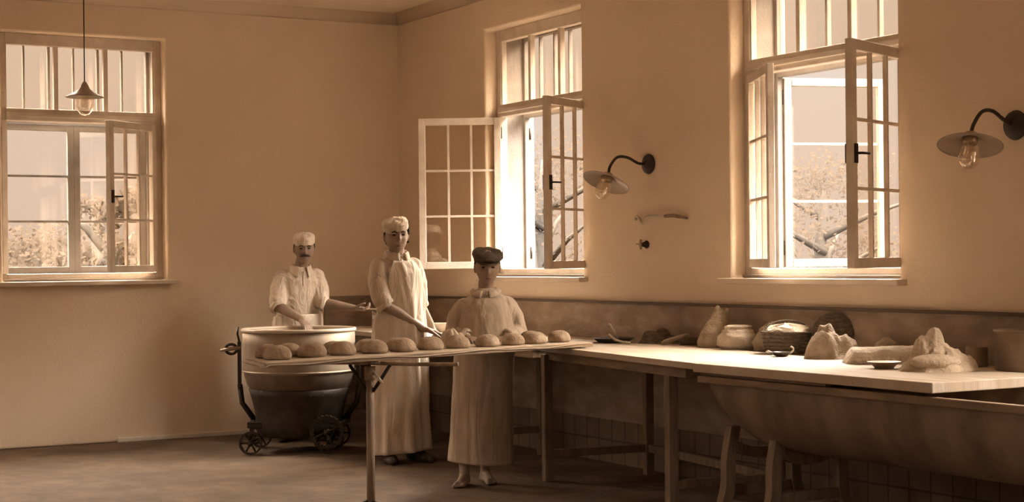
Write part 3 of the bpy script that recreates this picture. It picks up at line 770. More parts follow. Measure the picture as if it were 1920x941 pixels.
# basket
bk = thing('basket', 'round dark wicker basket heaped with cloth, behind the small ladle', 'basket', (5.50, -.25, BH), CR)
bo = MB().lathe([(.10, 0), (.118, .004), (.126, .03), (.132, .075), (.138, .112), (.145, .118), (.145, .126), (.132, .126), (.122, .04), (.10, .012)], 48, True, None, True, False)
bo.build('wicker_body', M['basket'], bk)
for k in range(5):
    rs = []; zz = .018+.022*k; r_ = .1225+.0028*k*1.1+.001
    for i in range(49):
        a = 2*PI*i/48; c = Vector((math.cos(a)*(r_+.002*math.sin(a*24+k*PI)), math.sin(a)*(r_+.002*math.sin(a*24+k*PI)), zz)); rs.append([c+Vector((math.cos(a)*math.cos(t)*.006, math.sin(a)*math.cos(t)*.006, math.sin(t)*.008)) for t in [2*PI*j/6 for j in range(6)]])
    MB().rings(rs, True, False, False).build('wicker_band', M['basket'], bk)
ck = lumpy(40, 16, lambda a, t_: (.128*P_([(0, 1), (.5, .9), (1, .1)])(t_)*(1+.10*math.sin(a*5+t_*4))*math.cos(a), .125*P_([(0, 1), (.5, .9), (1, .1)])(t_)*math.sin(a), .118+.045*t_+.012*math.sin(a*3+1)+.008*math.sin(a*8)*(1-t_)))
ck.build('cloth_lining', M['sack_pale'], bk)
MB().tube(smooth_path([(-.13, 0, .12), (-.09, .02, .165), (0, .03, .185), (.09, .02, .168), (.13, 0, .12)], 6), .006, 8).build('handle', M['basket'], bk)
# dark lid leaning on the wall behind the basket and cloth over it
ld = thing('round_lid', 'dark round lid leaning on the wall behind the basket', 'lid', (5.72, -.10, BH+.0), CR+R(-20))
MB().lathe([(.01, .012), (.06, .010), (.115, .004), (.12, 0), (.115, -.004), (.01, -.002)], 36, True, xf((0, 0, .117), 0, R(72))).build('plate', M['basket'], ld)
MB().lathe([(.008, .012), (.008, .03), (.014, .036), (.004, .042)], 12, True, xf((0, 0, .117), 0, R(72))).build('knob', M['iron'], ld)
sack('cloth_bag', 'drab cloth bag slumped at the wall between round sack and basket', 'bag', (5.19, -.10, BH), .17, .12, .07, M['sacking'], 8.8, P_([(0, .95), (.3, 1), (.7, .75), (1, .3)]), (.02, .01), .2, CR)
# ladle
la = thing('ladle', 'small dark ladle with an upturned pale handle in front of the basket', 'ladle', (5.72, -.47, BH), CR)
lb_ = MB().lathe([(.008, 0), (.035, .004), (.052, .018), (.055, .026), (.050, .026), (.034, .010), (.01, .006)], 28, True, xf((0, 0, 0)), True, True); lb_.build('bowl', M['dark_enamel'], la)
MB().tube([(-.045, 0, .022), (-.075, -.005, .028), (-.085, -.005, .026)], [.004, .008, .004], 8).build('lip', M['enamel'], la)
MB().tube(smooth_path([(.045, -.005, .018), (.062, -.006, .030), (.065, -.006, .045), (.052, -.006, .056)], 4), .005, 8).build('handle', M['enamel'], la)
# slumped cloth heap
crumple('cloth_heap', 'slumped heap of brown cloth right of the basket', 'cloth', (6.02, -.36, BH), .175, .155, .12, M['sacking'], 2.6, [(-.22, .1, .95, .42), (-.25, 0, .72, .72), (.35, .0, .62, .62), (.45, .1, .36, .95)], .22, CR)
sack('cloth_heap', 'lower lump of brown cloth behind the flour slab and beside the larger heap', 'cloth', (6.19, -.14, BH), .11, .075, .07, M['sacking'], 5.6, P_([(0, 1.0), (.3, 1), (.7, .75), (1, .25)]), (0, 0), .25, CR)
# long slab of floured dough
slab = MB(); rs = []; NX = 60
for i in range(NX+1):
    t_ = i/NX; x = -.20+.40*t_; e2 = min(1, t_/.14, (1-t_)/.12); e2 = math.sin(max(.02, e2)*PI/2)
    ring = []
    for k in range(32):
        a = 2*PI*k/32; yy = .115*math.cos(a)*(.55+.45*e2); zz = .085*e2*max(0, math.sin(a))**.55
        f_ = 1+.10*nz(x*5, math.cos(a), math.sin(a), 2.0)
        ring.append((x, yy*f_, zz*(1+.16*nz(x*9, a, 2, 1.3))))
    rs.append(ring)
slab.rings(rs, True, True, True); so = slab.build('dough_slab', M['flour']); so.location = (6.47, -.42, BH-.001); so.rotation_euler = (0, 0, CR-R(2))
tag(so, 'long low slab of floured dough on the worktop', 'dough')
# saucer
sc_ = thing('saucer', 'shallow saucer in front of the dough slab', 'dish', (6.78, -.70, BH), CR)
MB().lathe([(.045, 0), (.048, .006), (.062, .020), (.080, .030), (.083, .033), (.078, .033), (.055, .018), (.01, .012)], 40, True, None, True, True).build('dish', M['tin'], sc_)
# white cloth heap on the right end
wh = crumple('white_cloth_heap', 'rumpled pile of pale cloth at the right end of the worktop', 'cloth', (7.04, -.60, BH), .185, .185, .15, M['cloth'], 7.7, [(-.06, .15, .92, .34), (-.30, .2, .74, .36), (.05, .1, .58, .70), (.35, .0, .40, .70), (-.1, -.2, .30, .95)], .24, CR)
MB().ell((-.035, -.075, .042), (.125, .075, .040)).build('folded_bundle', M['sack_pale'], wh)
# tin can and the two big pots
tn = thing('tin_can', 'small tin can between the pale cloth pile and the big pot', 'can', (6.945, -.25, BH), CR)
MB().lathe([(.052, 0), (.054, .004), (.052, .03), (.054, .034), (.052, .06), (.054, .064), (.052, .092), (.055, .096), (.048, .096), (.047, .01)], 32, True, None, True, True).build('can_body', M['tin'], tn)
pt = thing('big_pot', 'large dark stained cylindrical pot standing at the right edge of the picture', 'pot', (7.305, -.26, BH), CR)
MB().lathe([(.165, 0), (.170, .004), (.170, .176), (.176, .180), (.176, .190), (.166, .192), (.160, .03), (.01, .02)], 56, True, None, True, True).build('pot_body', M['pot'], pt)
# bowl, gooseneck pipe and tray in the corner
bo_ = thing('enamel_bowl', 'small pale enamel bowl on the corner table right of the standing man', 'bowl', (1.62, -.42, BH), CR)
MB().lathe([(.04, 0), (.045, .006), (.062, .03), (.078, .065), (.082, .07), (.076, .068), (.055, .03), (.01, .012)], 36, True, None, True, True).build('bowl_body', M['enamel'], bo_)
gp = thing('gooseneck_tap', 'thin arched pipe rising from the corner table behind the standing man', 'tap', (.62, -.30, BH), CR)
MB().tube(smooth_path([(-.03, 0, 0), (-.03, 0, .15), (-.028, 0, .24), (0, 0, .275), (.028, 0, .24), (.03, 0, .19), (.03, 0, .07)], 6), .0075, 10).build('pipe', M['tin'], gp)
MB().lathe([(.035, 0), (.035, .006), (.014, .016)], 20, True, xf((-.03, 0, 0))).build('foot_flange', M['tin'], gp)
ty = thing('shallow_tray', 'shallow dark tray under the arched pipe on the corner table', 'tray', (1.10, -.26, BH), CR)
MB().lathe([(.10, 0), (.12, .02), (.15, .055), (.155, .06), (.148, .058), (.11, .02), (.01, .01)], 36, True, xf((0, 0, 0), s=1), True, True).build('dish', M['pot'], ty)

# ------------------------------------------------------------------ people
M['skin'] = mat('skin', (.36, .235, .15), .6, (.31, .20, .125), 14, 5, .08, 60, spec=.35)
M['skin_dark'] = mat('weathered_skin', (.27, .17, .105), .6, (.22, .14, .085), 14, 5, .08, 60, spec=.35)
M['hair'] = mat('dark_hair', (.035, .022, .014), .7, (.02, .013, .008), 60, 4, .3)
M['eye'] = mat('dark_eye', (.03, .02, .013), .3, (.02, .014, .01), 30, 2, 0)
M['lip'] = mat('lip', (.20, .115, .075), .6, (.17, .10, .065), 30, 2, 0)
M['shirt'] = fabric('white_work_shirt', (.60, .455, .31), (.50, .375, .245), .55, 8.0, (1.3, 1.3, .6))
M['apron'] = fabric('white_apron_cotton', (.66, .51, .35), (.57, .43, .285), .55, 8.0, (1, 1, .25))
M['smock'] = fabric('pale_smock', (.58, .44, .30), (.48, .36, .24), .55, 8.0, (1.2, 1.2, .6))
M['boy_apron'] = fabric('floury_apron', (.52, .39, .26), (.42, .31, .20), .55, 8.0, (1, 1, .22))
M['trouser'] = mat('dark_trousers', (.07, .048, .032), .95, (.05, .034, .022), 9, 5, .3)
M['tweed'] = mat('flat_cap_tweed', (.13, .088, .055), .95, (.09, .06, .038), 30, 6, .5, 90)
M['shoe'] = mat('worn_shoe', (.10, .068, .044), .6, (.06, .04, .026), 12, 5, .3)
wr_tex = bpy.data.textures.new('wrinkles', 'CLOUDS'); wr_tex.noise_scale = .07; wr_tex.noise_depth = 3
fold_tex = bpy.data.textures.new('folds', 'CLOUDS'); fold_tex.noise_scale = .16; fold_tex.noise_depth = 2

def cap(m_, p0, r0, p1, r1, n=14):
    """tapered limb piece with round ends"""
    p0 = Vector(p0); p1 = Vector(p1); d = p1-p0; L = d.length; d.normalize()
    a = Vector((0, 0, 1)) if abs(d.z) < .9 else Vector((1, 0, 0)); e1 = d.cross(a).normalized(); e2 = d.cross(e1)
    rs = []
    for k in range(5):
        t = -PI/2+.08+(PI/2-.08)*k/4; rs.append([p0+d*(math.sin(t)*r0)+(e1*math.cos(2*PI*j/n)+e2*math.sin(2*PI*j/n))*math.cos(t)*r0 for j in range(n)])
    for k in range(5):
        t = (PI/2-.08)*k/4; rs.append([p1+d*(math.sin(t)*r1)+(e1*math.cos(2*PI*j/n)+e2*math.sin(2*PI*j/n))*math.cos(t)*r1 for j in range(n)])
    m_.rings(rs, True, True, True)
def limb(m_, pts, rad):
    for i in range(len(pts)-1): cap(m_, pts[i], rad[i], pts[i+1], rad[i+1])
def G(x, s_): return math.exp(-(x/s_)**2)
def head(m_, Th, s_=1.0, nose=1.0, cheek=0.0):
    n, mm = 72, 56; rs = []
    for i in range(mm+1):
        ph = -PI/2+PI*i/mm; ph = max(-PI/2+.03, min(PI/2-.03, ph)); ring = []
        for k in range(n):
            th = 2*PI*k/n; x = math.cos(ph)*math.cos(th); y = math.cos(ph)*math.sin(th); z = math.sin(ph)
            X = .074*x; Y = .094*y; Z = .116*z
            fr = max(0, -y)
            if z < 0: X *= 1-.30*(-z)**1.6; 
            if z < 0 and y > 0: Y *= 1-.35*(-z)                      # nape
            if z < -.1 and y < 0: Y *= 1-.10*(-z)
            if z > 0: X *= 1+.05*z
            # face relief (front = -y)
            fy = 0
            fy -= .026*nose*G(x, .15)*G(z+.17, .13)*(fr > .3)
            fy -= .012*nose*G(x, .12)*G(z-.02, .20)*(fr > .3)
            fy += .017*(G(x-.40, .20)+G(x+.40, .20))*G(z-.08, .12)*(fr > .3)
            fy -= .009*G(abs(x)-.34, .26)*G(z-.27, .09)*(fr > .3)
            fy -= .006*(G(x-.55, .2)+G(x+.55, .2))*G(z+.18, .2)*(fr > .2)
            fy -= .0075*G(x, .26)*G(z+.47, .055)*(fr > .2)
            fy -= .0075*G(x, .22)*G(z+.60, .055)*(fr > .2)
            fy += .004*G(x, .28)*G(z+.535, .03)*(fr > .2)
            fy += .005*G(x, .25)*G(z+.72, .06)
            fy -= .012*G(x, .30)*G(z+.90, .14)
            Y += fy
            ring.append((X*s_, Y*s_, Z*s_))
        rs.append(ring)
    m_.rings(rs, True, True, True, True, Th)
    for sx in (-1, 1):
        Te = Th @ Matrix.Translation((sx*.076*s_, .006*s_, -.002*s_)) @ Matrix.Rotation(sx*R(18), 4, 'Z')
        m_.ell((0, 0, 0), (.008*s_, .019*s_, .032*s_), 14, 10, Te)
def face_parts(Th, s_, body, brow=True, moustache=False, mouth=True):
    for sx in (-1, 1):
        MB().ell((sx*.0295*s_, -.0770*s_, .009*s_), (.0125*s_, .006*s_, .0058*s_), 14, 8, Th).build('eye', M['eye'], body)
        if brow: MB().tube([Th @ Vector((sx*.014*s_, -.0925*s_, .025*s_)), Th @ Vector((sx*.030*s_, -.0905*s_, .031*s_)), Th @ Vector((sx*.046*s_, -.079*s_, .026*s_))], [.0042*s_, .0048*s_, .003*s_], 8).build('eyebrow', M['hair'], body)
    if mouth: MB().tube([Th @ Vector((-.022*s_, -.0775*s_, -.061*s_)), Th @ Vector((0, -.0855*s_, -.0615*s_)), Th @ Vector((.022*s_, -.0775*s_, -.061*s_))], [.002*s_, .0042*s_, .002*s_], 8).build('lips', M['lip'], body)
    if moustache:
        MB().tube([Th @ Vector((-.040*s_, -.078*s_, -.052*s_)), Th @ Vector((-.02*s_, -.092*s_, -.046*s_)), Th @ Vector((0, -.098*s_, -.042*s_)), Th @ Vector((.02*s_, -.092*s_, -.046*s_)), Th @ Vector((.040*s_, -.078*s_, -.052*s_))], [.003*s_, .009*s_, .009*s_, .009*s_, .003*s_], 10).build('moustache', M['hair'], body)
def hand(m_, w_, d, pn, side, s_=1.0, curl=.35, spread=1.0):
    """w_ wrist, d pointing direction, pn palm normal (the way the palm faces), side = sign of the thumb side along d x pn"""
    w_ = Vector(w_); d = Vector(d).normalized(); pn = Vector(pn); pn = (pn-d*pn.dot(d)).normalized(); t = d.cross(pn)*side
    cap(m_, w_-d*.02*s_, .024*s_, w_+d*.02*s_, .023*s_, 12)
    for k in range(4):     # palm made of four metacarpal rays
        o = (1.5-k)*.0185*s_
        cap(m_, w_+d*.015*s_+t*o*.6, .0165*s_, w_+d*.082*s_+t*o, .0145*s_, 10)
    Ls = (.068, .076, .070, .054)
    for k in range(4):
        o = (1.5-k)*.0195*s_; b = w_+d*.086*s_+t*o; dd = (d+t*(1.5-k)*.07*spread).normalized(); p = b; r_ = .0092*s_*(1 if k < 3 else .88)
        for q, fr in enumerate((.45, .30, .25)):
            a = curl*(q+.6)*(1+.12*k); v = dd*math.cos(a)+pn*math.sin(a); e = p+v*Ls[k]*fr*s_
            cap(m_, p, r_, e, r_*.9, 10); p = e; r_ *= .9
    p = w_+d*.022*s_+t*.026*s_
    for q, L in enumerate((.040, .032, .026)):
        v = (d*(.62+.2*q)+t*(.62-.22*q)+pn*(.32+.1*curl*q)).normalized(); e = p+v*L*s_; cap(m_, p, (.0135-.0018*q)*s_, e, (.012-.0018*q)*s_, 10); p = e
def foot(m_, ank, d, s_=1.0, bare=True):
    ank = Vector(ank); d = Vector(d).normalized(); sd = d.cross(Vector((0, 0, 1)))
    g = Vector((ank.x, ank.y, 0))
    cap(m_, ank, .036*s_, g-d*.03*s_+Vector((0, 0, .035*s_)), .034*s_)
    cap(m_, g-d*.045*s_+Vector((0, 0, .033*s_)), .032*s_, g+d*.08*s_+Vector((0, 0, .032*s_)), .031*s_)
    cap(m_, ank-Vector((0, 0, .01)), .034*s_, g+d*.10*s_+Vector((0, 0, .028*s_)), .026*s_)
    cap(m_, g+d*.07*s_+sd*.018*s_+Vector((0, 0, .024*s_)), .024*s_, g+d*.125*s_+sd*.022*s_+Vector((0, 0, .021*s_)), .020*s_)
    cap(m_, g+d*.06*s_-sd*.018*s_+Vector((0, 0, .024*s_)), .024*s_, g+d*.115*s_-sd*.026*s_+Vector((0, 0, .019*s_)), .018*s_)
    if bare:
        for k in range(5):
            o = (2-k)*.0165*s_; L = (.030, .026, .024, .020, .015)[k]; b = g+d*(.128-.004*k*k*.4)*s_+sd*o*-1*-1+Vector((0, 0, .013*s_)); cap(m_, b, (.0125 if k == 0 else .009)*s_, b+d*L*s_, (.0115 if k == 0 else .0085)*s_, 8)
    else: cap(m_, g+d*.10*s_+Vector((0, 0, .026*s_)), .030*s_, g+d*.165*s_+Vector((0, 0, .024*s_)), .026*s_)
def soft(o, vox, sm=4, disp=None, st=.01, f_=.6):
    a = o.modifiers.new('merge', 'REMESH'); a.mode = 'VOXEL'; a.voxel_size = vox; a.use_smooth_shade = True
    b = o.modifiers.new('smooth', 'SMOOTH'); b.iterations = sm; b.factor = f_
    if disp:
        for tx, q in disp:
            c = o.modifiers.new('folds', 'DISPLACE'); c.texture = tx; c.strength = q; c.mid_level = .5; c.texture_coords = 'LOCAL'
    return o
def torso(m_, levels, n=36):
    """levels: (z, cx, cy, rx, ry, facing)"""
    rs = []
    for z, cx, cy, rx, ry, fa in levels:
        ring = []
        for k in range(n):
            a = 2*PI*k/n; ca, sa = math.cos(a), math.sin(a)
            x = rx*math.copysign(abs(ca)**.85, ca); y = ry*math.copysign(abs(sa)**.9, sa)
            ring.append((cx+x*math.cos(fa)-y*math.sin(fa), cy+x*math.sin(fa)+y*math.cos(fa), z))
        rs.append(ring)
    m_.rings(rs, True, True, True)
def apron_sheet(levels, a0, a1, nfold, amp, seed=0, off=.012, n=120, hem=None, crease=0):
    """sheet wrapped round the front; angle measured from straight ahead, levels (z, cx, cy, rx, ry, facing, half-angle)"""
    m_ = MB(); rs = []; Z = [l[0] for l in levels]
    NZ = 60
    for i in range(NZ+1):
        z = Z[0]+(Z[-1]-Z[0])*i/NZ
        for q in range(len(levels)-1):
            if (levels[q][0]-z)*(levels[q+1][0]-z) <= 1e-9: break
        A, B = levels[q], levels[q+1]; k = (z-A[0])/(B[0]-A[0]); L = [A[j]+(B[j]-A[j])*k for j in range(7)]
        low = i/NZ; ring = []
        for j in range(n+1):
            t = -1+2*j/n; a = t*L[6]
            f_ = amp*(.15+.85*low**1.1)*(math.sin(a*nfold+seed+.8*math.sin(z*4+seed))+.5*math.sin(a*nfold*1.9+seed*2+z*3))
            f_ += crease*low*(.5-abs(((a*1.6+seed)/PI) % 1-.5))*2
            f_ += .004*noise.noise(Vector((a*6, z*7, seed)))
            x = (L[3]+off+f_)*math.sin(a); y = -(L[4]+off+f_)*math.cos(a)
            zz = z
            if hem and i > NZ*.8: zz += hem(t)*((i-NZ*.8)/(NZ*.2))
            ring.append((L[1]+x*math.cos(L[5])-y*math.sin(L[5]), L[2]+x*math.sin(L[5])+y*math.cos(L[5]), zz))
        rs.append(ring)
    m_.rings(rs, False, False, False); return m_
def add_apron(sheet, name, m_, parent, th=.004):
    o = sheet.build(name, m_, parent, fix=False); md = o.modifiers.new('thick', 'SOLIDIFY'); md.thickness = th; md.offset = 0; return o
def band(m_, c, rx, ry, fa, z0, z1, th, a0=-PI, a1=PI, n=40, slope=0.0, T=None):
    rs = []
    for k in range(n+1):
        a = a0+(a1-a0)*k/n; q = []
        for (dr, zz) in ((0, z0), (th, z0), (th, z1), (0, z1)):
            x = (rx+dr)*math.sin(a); y = -(ry+dr)*math.cos(a)
            q.append((c[0]+x*math.cos(fa)-y*math.sin(fa), c[1]+x*math.sin(fa)+y*math.cos(fa), zz+slope*math.cos(a)))
        rs.append(q)
    return m_.rings(rs, True, True, True, False, T)
def folded_collar(parent, c, rx, ry, fa, z, m_, gap=R(14), h=.045, flare=.028, drop=.03):
    rs = []; n = 44
    for k in range(n+1):
        a = gap+(2*PI-2*gap)*k/n; ring = []
        fr = max(0, math.cos(a))
        for (dr, dz) in ((0, 0), (.002, h*.8), (.010, h), (.020, h*.85), (flare+.012*fr, .004-drop*fr), (flare-.004+.012*fr, -.002-drop*fr), (.014, h*.5)):
            x = (rx+dr)*math.sin(a); y = -(ry+dr)*math.cos(a)
            ring.append((c[0]+x*math.cos(fa)-y*math.sin(fa), c[1]+x*math.sin(fa)+y*math.cos(fa), z+dz-.022*fr))
        rs.append(ring)
    return MB().rings(rs, True, True, True).build('collar', m_, parent)
def sleeve_roll(pts, r_, m_, parent, name='rolled_cuff'):
    p = Vector(pts[0]); q = Vector(pts[1]); d = (q-p).normalized(); a = d.orthogonal().normalized(); b = d.cross(a); rs = []
    for k in range(25):
        t = 2*PI*k/24; e = a*math.cos(t)+b*math.sin(t); wob = 1+.05*math.sin(t*5)+.04*math.sin(t*9+1)
        rs.append([p+e*r_*wob+(e*math.cos(u)*.013+d*math.sin(u)*.021) for u in [2*PI*j/10 for j in range(10)]])
    return MB().rings(rs, True, False, False).build(name, m_, parent)
PX, PY = cs, cc
def person(label, wx, wy):
    return thing('person', label, 'person', (wx, wy, 0), R(60.148))
VOX = .0048

# ---- man in white cap and apron (standing at the corner table)
p2 = person('standing man in a white cap, rolled sleeves and long white apron, reaching to the table', 2.405, -1.185)
b = MB(); FA = R(34)
Th = Matrix.Translation((-.010, -.045, 1.580)) @ Matrix.Rotation(R(16), 4, 'Z') @ Matrix.Rotation(R(-2), 4, 'Y')
head(b, Th, 1.08)
limb(b, [(-.01, .005, 1.40), (-.012, -.02, 1.53)], [.058, .054])
torso(b, [(.84, 0, 0, .14, .10, FA), (.95, 0, 0, .155, .11, FA), (1.08, 0, 0, .13, .095, FA), (1.25, -.01, 0, .155, .105, FA), (1.34, -.01, 0, .14, .075, FA), (1.42, -.01, 0, .055, .05, FA)])
RS, RE, RW = (-.135, -.085, 1.375), (-.085, -.185, 1.105), (.175, -.075, .935)
LS, LE, LW = (.105, .085, 1.375), (.145, .06, 1.10), (.215, .17, .955)
limb(b, [(RS[0]*.9, RS[1]*.9, RS[2]-.02), RE, (RE[0]+.09, RE[1]+.035, RE[2]-.055), RW], [.040, .041, .042, .027]); hand(b, RW, (.82, .48, -.30), (-.1, -.1, -1), -1, 1.05, .16)
limb(b, [(LS[0]*.9, LS[1]*.9, LS[2]-.02), LE, LW], [.040, .038, .026]); hand(b, LW, (.35, .6, -.7), (-.8, 0, -.3), 1, 1.0, .5)
for sx, ax, ay in ((-1, -.075, -.02), (1, .10, .06)):
    limb(b, [(sx*.075, sx*.05, .88), (ax, ay-.02, .48), (ax, ay, .10)], [.085, .06, .042]); foot(b, (ax, ay, .09), (.15 if sx < 0 else .7, -.95, 0), 1.1, False)
body = soft(b.build('body', M['skin'], p2), VOX, 2)
face_parts(Th, 1.08, p2)
sh = MB()
torso(sh, [(.88, 0, 0, .165, .125, FA), (.98, 0, 0, .168, .128, FA), (1.08, 0, 0, .16, .122, FA), (1.22, -.01, 0, .18, .13, FA), (1.33, -.01, 0, .185, .115, FA), (1.385, -.01, 0, .15, .09, FA), (1.43, -.01, .0, .082, .072, FA), (1.452, -.01, 0, .066, .062, FA)])
limb(sh, [(-.13, -.08, 1.37), (-.135, -.13, 1.26), (RE[0]-.012, RE[1]-.005, RE[2]+.03)], [.066, .074, .068])
limb(sh, [(.10, .08, 1.37), (.13, .07, 1.25), (LE[0], LE[1], LE[2]+.02)], [.064, .068, .060])
soft(sh.build('shirt', M['shirt'], p2), .008, 3, [(fold_tex, .020), (wr_tex, .008)])
sleeve_roll([(RE[0], RE[1], RE[2]), (RE[0]+.05, RE[1], RE[2]-.06)], .058, M['shirt'], p2)
sleeve_roll([(LE[0], LE[1], LE[2]), (LE[0]+.02, LE[1]+.03, LE[2]-.06)], .050, M['shirt'], p2)
folded_collar(p2, (-.011, -.005), .066, .064, FA, 1.442, M['shirt'])
kn = MB(); kn.tube([(.020, -.075, 1.425), (.035, -.105, 1.40), (.05, -.135, 1.355), (.062, -.145, 1.30)], [.010, .017, .019, .006], 10, flat=.5)
kn.build('neckerchief', M['apron'], p2)
lv = [(1.41, -.01, 0, .11, .098, FA, R(38)), (1.33, -.01, 0, .180, .135, FA, R(40)), (1.22, -.01, 0, .185, .145, FA, R(46)), (1.06, 0, 0, .168, .145, FA, R(70)), (.98, 0, 0, .175, .145, FA, R(105)), (.80, 0, 0, .185, .155, FA, R(118)), (.45, 0, 0, .195, .165, FA, R(122)), (.10, .0, 0, .205, .175, FA, R(125))]
add_apron(apron_sheet(lv, 0, 0, 8, .013, 1.3, .018, hem=lambda t: .03*t-.02), 'apron', M['apron'], p2)
bd = MB(); band(bd, (0, 0), .172, .142, FA, 1.005, 1.03, .022); bd.build('apron_string', M['apron'], p2)
MB().tube([(-.165, .02, 1.03), (-.185, .02, 1.055), (-.18, .02, 1.02), (-.19, .03, .95)], [.008, .011, .008, .005], 8).build('apron_bow', M['apron'], p2)
tq = MB()
for sx, ax, ay in ((-1, -.075, -.02), (1, .10, .06)): limb(tq, [(sx*.075, sx*.05, .88), (ax, ay-.015, .48), (ax, ay, .13)], [.10, .08, .065])
soft(tq.build('trousers', M['trouser'], p2), .010, 3)
for sx, ax, ay in ((-1, -.075, -.02), (1, .10, .06)):
    sm_ = MB(); foot(sm_, (ax, ay, .07), (.15 if sx < 0 else .7, -.95, 0), 1.22, False); soft(sm_.build('shoe', M['shoe'], p2), .007, 3)
def white_cap(parent, Th, s_, rx=.084, ry=.100, h=.062, z0=.045, tilt=R(14), side=0, mname='apron'):
    Tc = Th @ Matrix.Translation((0, .004, z0*s_)) @ Matrix.Rotation(tilt, 4, 'X') @ Matrix.Rotation(side, 4, 'Y')
    rs = []; n = 40
    for r_, z_ in ((.985, -.012), (1.02, -.006), (1.03, .010), (1.035, .024), (1.06, .030), (1.06, h*.62), (.99, h*.86), (.82, h*1.03), (.55, h*1.16), (.2, h*1.22)):
        rs.append([(rx*r_*s_*math.cos(2*PI*k/n)*(1+.02*math.sin(k*1.3)), ry*r_*s_*math.sin(2*PI*k/n), s_*(z_+.004*math.sin(k*.9)*(z_ > .03))) for k in range(n)])
    return MB().rings(rs, True, False, True, True, Tc).build('cap', M[mname], parent)
def hairpiece(parent, Th, s_, low=True):
    """short hair wrapping sides and back of the head"""
    rs = []; n = 40
    for z_, k_ in (((-.062, .80), (-.04, .95), (0, 1.035), (.04, 1.045), (.075, .99)) if low else ((.022, 1.0), (.04, 1.02), (.075, .99))):
        ring = []
        for k in range(n+1):
            g_ = R(-20) if z_ > .03 else (R(-2) if z_ > -.02 else R(30)); a = g_+(PI-2*g_)*k/n
            zz = math.sqrt(max(0, 1-(z_/.116)**2)); f_ = k_ if z_ < 0 else 1.035
            ring.append((.0775*s_*zz*f_*math.cos(a), .0985*s_*zz*f_*math.sin(a)*(1 if z_ > -.05 else .9), z_*s_))
        rs.append(ring)
    o = MB().rings(rs, False, False, False, True, Th).build('hair', M['hair'], parent, fix=False)
    md = o.modifiers.new('t', 'SOLIDIFY'); md.thickness = .005; md.offset = 1; return o
hairpiece(p2, Th, 1.08); white_cap(p2, Th, 1.08, .082, .100, .052, .056, R(14), R(-12))

# ---- man with moustache behind the kettle
p1 = person('man with a dark moustache, white cap and shirt, leaning over the mixing kettle', .72, -1.215)
b = MB(); FA = R(22)
Th = Matrix.Translation((.028, -.07, 1.512)) @ Matrix.Rotation(R(12), 4, 'Z') @ Matrix.Rotation(R(4), 4, 'X')
head(b, Th, 1.03)
limb(b, [(-.015, .0, 1.33), (.02, -.045, 1.46)], [.056, .052])
torso(b, [(.80, -.04, .03, .14, .10, FA), (.90, -.04, .03, .155, .11, FA), (1.03, -.035, .02, .13, .095, FA), (1.20, -.025, .01, .155, .105, FA), (1.28, -.02, 0, .135, .075, FA), (1.36, -.015, 0, .055, .05, FA)])
RS, RE, RW = (-.155, -.045, 1.305), (-.175, -.14, 1.065), (.035, -.315, .965)
LS, LE, LW = (.115, .055, 1.305), (.16, -.03, 1.085), (.415, -.10, 1.045)
limb(b, [(RS[0]*.9, RS[1]*.9, RS[2]-.02), RE, (RE[0]+.07, RE[1]-.06, RE[2]-.03), RW], [.040, .041, .041, .027]); hand(b, RW, (.55, -.55, -.62), (-.2, .3, -1), 1, 1.0, .35)
limb(b, [(LS[0]*.9, LS[1]*.9, LS[2]-.02), LE, (LE[0]+.09, LE[1]-.025, LE[2]-.012), LW], [.040, .040, .040, .026]); hand(b, LW, (1, -.12, -.12), (0, .2, 1), 1, 1.0, .6)
for sx, ax, ay in ((-1, -.12, .03), (1, .06, .08)):
    limb(b, [(-.04+sx*.075, .03+sx*.03, .84), (ax, ay-.02, .46), (ax, ay, .10)], [.085, .06, .042]); foot(b, (ax, ay, .09), (.2*sx, -1, 0), 1.05, False)
soft(b.build('body', M['skin_dark'], p1), VOX, 2)
face_parts(Th, 1.03, p1, True, True, False)
sh = MB()
torso(sh, [(.80, -.04, .03, .165, .125, FA), (.95, -.04, .03, .17, .13, FA), (1.05, -.035, .02, .165, .128, FA), (1.17, -.025, .01, .175, .13, FA), (1.26, -.02, 0, .178, .112, FA), (1.315, -.018, 0, .145, .09, FA), (1.355, -.012, -.01, .078, .068, FA), (1.37, -.01, -.01, .064, .060, FA)])
limb(sh, [(-.145, -.04, 1.295), (-.17, -.08, 1.20), (RE[0], RE[1]+.005, RE[2]+.035)], [.064, .074, .068])
limb(sh, [(.11, .05, 1.295), (.14, .01, 1.19), (LE[0]-.005, LE[1], LE[2]+.02)], [.062, .068, .062])
soft(sh.build('shirt', M['shirt'], p1), .008, 3, [(fold_tex, .020), (wr_tex, .008)])
sleeve_roll([(RE[0], RE[1], RE[2]+.005), (RE[0]+.05, RE[1]-.03, RE[2]-.04)], .060, M['shirt'], p1)
sleeve_roll([(LE[0]+.01, LE[1], LE[2]), (LE[0]+.06, LE[1], LE[2]-.02)], .056, M['shirt'], p1)
folded_collar(p1, (-.008, -.02), .061, .060, FA, 1.355, M['shirt'], R(24), .04, .03, .05)
MB().tube([(.02, -.085, 1.335), (.022, -.125, 1.29), (.025, -.14, 1.22)], [.003, .003, .002], 6).build('placket_edge', M['trouser'], p1)
lv = [(1.0, -.037, .02, .172, .14, FA, R(70)), (.94, -.04, .03, .18, .145, FA, R(105)), (.7, -.04, .03, .185, .155, FA, R(118)), (.16, -.04, .03, .20, .165, FA, R(125))]
add_apron(apron_sheet(lv, 0, 0, 7, .012, 2.1, .02), 'apron', M['apron'], p1)
band(MB(), (-.038, .02), .176, .140, FA, .955, .98, .02).build('apron_string', M['apron'], p1)
tq = MB()
for sx, ax, ay in ((-1, -.12, .03), (1, .06, .08)): limb(tq, [(-.04+sx*.075, .03+sx*.03, .84), (ax, ay-.015, .46), (ax, ay, .13)], [.10, .08, .065])
